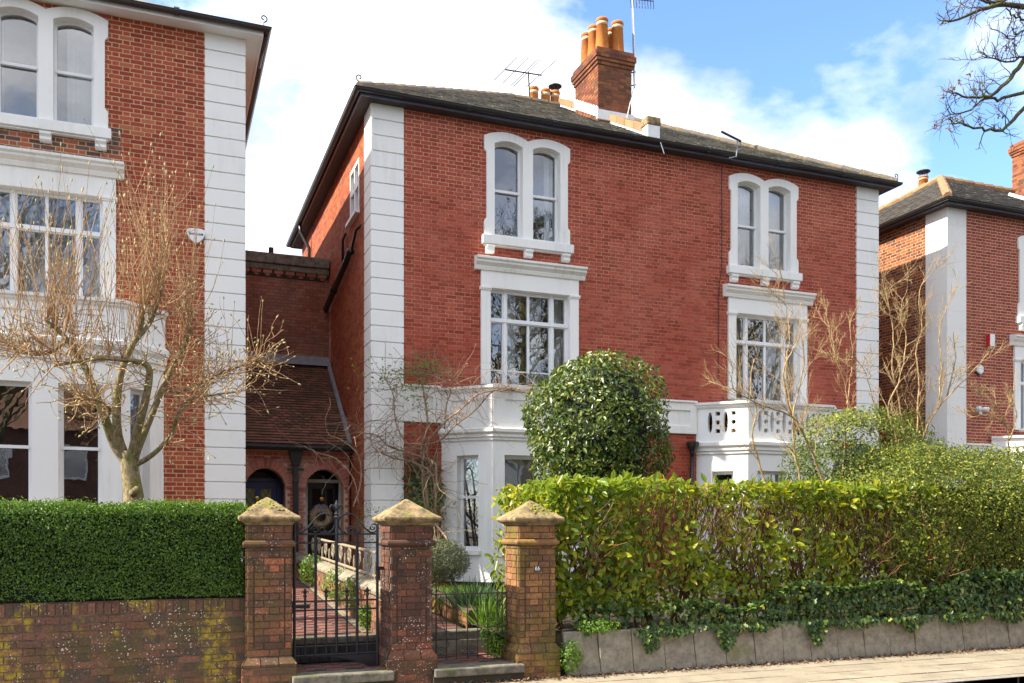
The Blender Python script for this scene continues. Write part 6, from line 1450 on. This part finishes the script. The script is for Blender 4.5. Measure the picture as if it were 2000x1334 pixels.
shrub('small crooked bare tree against the white band of the right house', (1970, 880, 12.6), [
    [(1968, 920, 0), (1970, 860, 0), (1962, 830, 0), (1940, 815, 0), (1915, 812, 0), (1890, 818, 0)], [(1970, 860, 0), (1985, 820, .1), (1978, 770, .1), (1985, 720, .1)], [(1962, 830, 0), (1945, 790, 0), (1920, 780, 0)]], 24, L=.45, r=.02)

# ------------------------------------------------------------------ climber on the quoin
random.seed(31)
cl = thing('climbing_plant', 'tangled leafless climber with long arching stems over the quoin and left bay', 'climber', (4.7, 16.5, .9)); m = MB(); YC = 16.45
ST = [limb(m, [(845, 1085, 16.3), (838, 1010, 16.4), (830, 940, 16.6), (822, 880, 16.65), (835, 830, 16.6), (828, 770, 16.65), (818, 720, 16.65)], 0.0319, 0.0150, 6),
      limb(m, [(860, 1090, 16.2), (852, 1000, 16.3), (845, 930, 16.4), (812, 905, 16.5), (770, 895, 16.5), (735, 880, 16.5)], 0.0261, 0.0120, 6),
      limb(m, [(880, 1075, 15.8), (872, 1050, 15.9), (848, 1020, 16.2), (830, 985, 16.4), (825, 920, 16.5), (832, 870, 16.5), (868, 825, 16.0), (900, 800, 15.9), (935, 770, 15.8), (985, 762, 15.8), (1045, 770, 15.8)], 0.0232, 0.0120, 6),
      limb(m, [(830, 930, 16.5), (850, 905, 16.3), (852, 960, 16.2), (848, 1020, 16.2), (855, 1080, 16.1)], 0.0203, 0.0150, 6),
      limb(m, [(826, 870, 16.6), (860, 860, 16.3), (890, 830, 15.9), (930, 800, 15.85), (962, 765, 15.8), (1000, 760, 15.8)], 0.0203, 0.0090, 6),
      limb(m, [(845, 900, 16.6), (800, 885, 16.5), (760, 872, 16.5), (735, 850, 16.5), (700, 845, 16.4)], 0.0203, 0.0090, 6),
      limb(m, [(868, 838, 16.2), (872, 790, 16.2), (880, 760, 16.2), (850, 735, 16.4), (815, 735, 16.6)], 0.0174, 0.0090, 6),
      limb(m, [(822, 880, 16.6), (790, 860, 16.6), (772, 820, 16.6), (768, 770, 16.6), (752, 740, 16.6)], 0.0145, 0.0075, 5),
      limb(m, [(690, 990, 16.6), (705, 940, 16.6), (700, 890, 16.5), (668, 860, 16.5), (640, 850, 16.4)], 0.0174, 0.0075, 5),
      limb(m, [(700, 985, 16.6), (690, 935, 16.6), (655, 895, 16.8), (610, 885, 17.2)], 0.0145, 0.0060, 5)]
for i in range(400):
    P_ = random.choice(ST[:8] if i < 320 else ST); p = random.choice(P_[len(P_)//3:]); shoot(m, p, (random.gauss(0, .8), random.gauss(-.15, .25), random.gauss(.35, .6)), random.uniform(.3, 1.1), random.uniform(.004, .008), 8, .28, (0, 0, -.12), 4, .5)
for (u, v, rr) in ((840, 720, .38), (850, 735, .28), (820, 725, .45)):     # looping shoots
    c = at(u, v, 16.6); m.tube([c + Vector((rr*math.cos(a)*1.1, .05*math.sin(3*a), rr*math.sin(a)*.8)) for a in [x*.2+random.random() for x in range(26)]] if False else [c + Vector((rr*math.cos(x*.17)*1.1, .04*math.sin(x*.5), rr*math.sin(x*.17)*.8)) for x in range(22)], .005, 4, cap=False)
m.build('stems', MT['bark_vine'], cl, smooth=True, kind='stuff')
n = 420; P = []
for (u, v, su, sv, k) in ((845, 715, 26, 12, 130), (800, 745, 18, 22, 110), (745, 735, 30, 22, 80), (838, 990, 22, 18, 160), (830, 780, 16, 30, 50)):
    for i in range(k): P.append(at(random.gauss(u, su), random.gauss(v, sv), random.uniform(16.2, 16.65)))
P = np.array([tuple(p) for p in P]); leaves(cl, MT['fresh'], P, np.tile((-.2, -1., .2), (len(P), 1)), RNG.uniform(.03, .065, len(P)), .6, tilt=1.0)

# ------------------------------------------------------------------ street tree reaching in at the top right
random.seed(41)
stt = thing('street_tree', 'mossy bare street tree branches with hanging seed clusters at the upper right', 'tree', (12.6, 8.75, 0)); m = MB(); YT = 9.0
tr = [Vector((12.6, 8.75, -.05)), Vector((12.55, 8.75, 2)), Vector((12.62, 8.8, 4.2)), Vector((12.5, 8.85, 6.2)), Vector((12.6, 8.9, 8.5)), Vector((12.8, 8.9, 11))]
m.tube(tr, [.30, .25, .22, .2, .16, .10], 12)
def tl(pts, r0, r1): return limb(m, pts, r0*.75, r1*.7, 7, .010)
def px_of(p): a = px(p); return (a[0], a[1], p.y)
TL = [tl([px_of(tr[4]), (2080, 20, 9), (2000, 12, YT), (1950, 12, YT), (1905, 22, YT), (1870, 38, YT), (1838, 44, YT)], .07, .012),
      tl([px_of(tr[3]), (2060, 70, 8.9), (2000, 118, YT), (1965, 160, YT), (1930, 187, YT), (1890, 188, YT), (1862, 182, YT)], .06, .012),
      tl([px_of(tr[3]), (2060, 170, 8.9), (2000, 180, YT), (1960, 190, YT), (1925, 193, YT), (1895, 213, YT), (1850, 228, YT)], .045, .01),
      tl([px_of(tr[3]), (2060, 190, 9.1), (2000, 215, YT), (1965, 248, YT), (1925, 254, YT), (1885, 244, YT), (1855, 238, YT)], .05, .01),
      tl([px_of(tr[4]), (2070, 5, 9), (2010, -10, YT), (1960, 0, YT), (1930, 5, YT), (1890, -8, YT)], .05, .015),
      tl([px_of(tr[4]), (2060, 30, 9), (2005, 36, YT), (1980, 32, YT), (1965, 15, YT)], .03, .012),
      tl([px_of(tr[3]), (2050, 100, 9), (2000, 110, YT), (1975, 120, YT), (1945, 118, YT), (1920, 112, YT)], .03, .008),
      tl([px_of(tr[3]), (2050, 50, 9), (2000, 58, YT), (1980, 74, YT), (1962, 74, YT)], .03, .007)]
m.build('trunk', MT['bark_tree'], stt, smooth=True)
m = MB(); tips = []
for li, P_ in enumerate(TL):
    k0 = int(len(P_)*.45)
    for j in range(k0, len(P_)):
        for q in range(2):
            if random.random() < .62: branch(m, P_[j], (random.gauss(-.45, .6), random.gauss(-.1, .6), random.gauss(.15, .6)), random.uniform(.12, .42), random.uniform(.005, .008), 1, 3, .8, .3, (0, 0, .1), .55, tips, 4, .3, .0045)
for i in range(70):     # crown above and beyond the frame
    p = tr[3].lerp(tr[5], random.random()); branch(m, p, (random.uniform(.5, 1.2), random.gauss(0, .5), random.uniform(.4, 1.2)), random.uniform(1.0, 1.8), .03, 1, 4, .7, rmin=.006)
m.build('twigs', MT['bark_tree'], stt, smooth=True, kind='stuff')
s_ = MB()
for (u, v) in ((1895, 143), (1843, 188), (1828, 242), (1828, 250), (1852, 250), (1868, 232), (1877, 235), (1862, 172), (1913, 232), (1914, 242), (1942, 245), (1966, 92), (1982, 88), (1855, 175), (1898, 32), (1988, 26), (1875, 160), (1950, 225), (1958, 228)):
    c = at(u, v, YT); s_.tube([c+Vector((0, 0, .10)), c], .002, 3)
    for k in range(9): o = Vector((random.gauss(0, .018), random.gauss(0, .018), random.gauss(0, .022))); s_.tube([c+o*.3, c+o+Vector((0, 0, -.006))], [.004, .009], 4)
s_.build('seed_clusters', MT['seed'], stt, kind='stuff')

# ------------------------------------------------------------------ the other side of the street, seen in the window panes
random.seed(51)
def far_tree(x, y, h, label, seed, copy=None):
    if copy is None:
        random.seed(seed); t = thing('tall_tree', label, 'tree', (x, y, -.1), 'trees across the street'); m = MB(); k = MB()
        tr = [Vector((0, 0, 0)), Vector((.1, 0, h*.2)), Vector((-.1, .1, h*.4)), Vector((.1, 0, h*.6)), Vector((0, 0, h*.8))]; m.tube(tr, [.4, .33, .27, .2, .1], 10)
        a = m.build('trunk', MT['bark_tree']); a.parent = t
        for i in range(46): f = .25+.75*random.random(); p = tr[0].lerp(tr[4], f); an = random.random()*6.283; branch(k, p, (math.cos(an), math.sin(an), random.uniform(.4, 1.1)), h*.30*(1.25-f), .10*(1.2-f), 3, 4, .65, .13, (0, 0, .15), .6, None, 4, .3, .012)
        b = k.build('crown', MT['bark_tree'], kind='stuff'); b.parent = t; return t
    t = thing('tall_tree', label, 'tree', (x, y, -.1), 'trees across the street'); t.rotation_euler = (0, 0, seed)
    for c in copy.children: o = c.copy(); COL.objects.link(o); o.parent = t
    return t
T0 = far_tree(18, -11, 22, 'tall bare tree across the street mirrored in the left arched window', 61)
far_tree(33, -13, 20, 'tall bare tree across the street mirrored in the right arched window', 2.0, T0)
far_tree(8, -14, 20, 'tall bare tree across the street mirrored in the casement panes', 4.0, T0)
far_tree(-7, -11, 22, 'tall bare tree across the street mirrored in the left house panes', 1.2, T0)
far_tree(25, -15, 22, 'tall bare tree across the street mirrored between the bays', 5.2, T0)
for (x, lab) in ((-8.3, 'brick house opposite mirrored in the left bay panes'), (4, 'brick house opposite mirrored in the lower bay panes'), (16.3, 'brick house opposite the middle house'), (28.6, 'brick house opposite the right house')):
    t = thing('brick_house', lab, 'house', (x, -24, -.1), 'houses across the street'); F = Frame((x+6, -20, 0), (-1, 0, 0)); m = MB()
    hs = [rect(a, a+1.1, z, z+1.6) for a in (1.5, 5.2, 9.0) for z in (1.2, 4.4)]; m.prism(F, rect(0, 12, -.1, 7), hs, -.3, 0, .5); m.box(x-6, x+6, -28, -20.3, -.1, 7); m.build('wall', MT['brick_pillar2'], t)
    for h in hs: q = MB(); q.prism(F, rect(h[0][0]-.12, h[1][0]+.12, h[0][1]-.12, h[2][1]+.12), [h], .0, .08, .5); w = q.build('window', MT['joinery'], t); pane(F, h, -.1, w)
    m = MB(); m.add([(x-6.3, -19.6, 6.9), (x+6.3, -19.6, 6.9), (x+6.3, -28.4, 6.9), (x-6.3, -28.4, 6.9), (x-6.3, -24, 10.2), (x+6.3, -24, 10.2)], [(1, 0, 4, 5), (3, 2, 5, 4), (0, 3, 4), (2, 1, 5)]); m.build('roof', MT['tile_porch'], t)
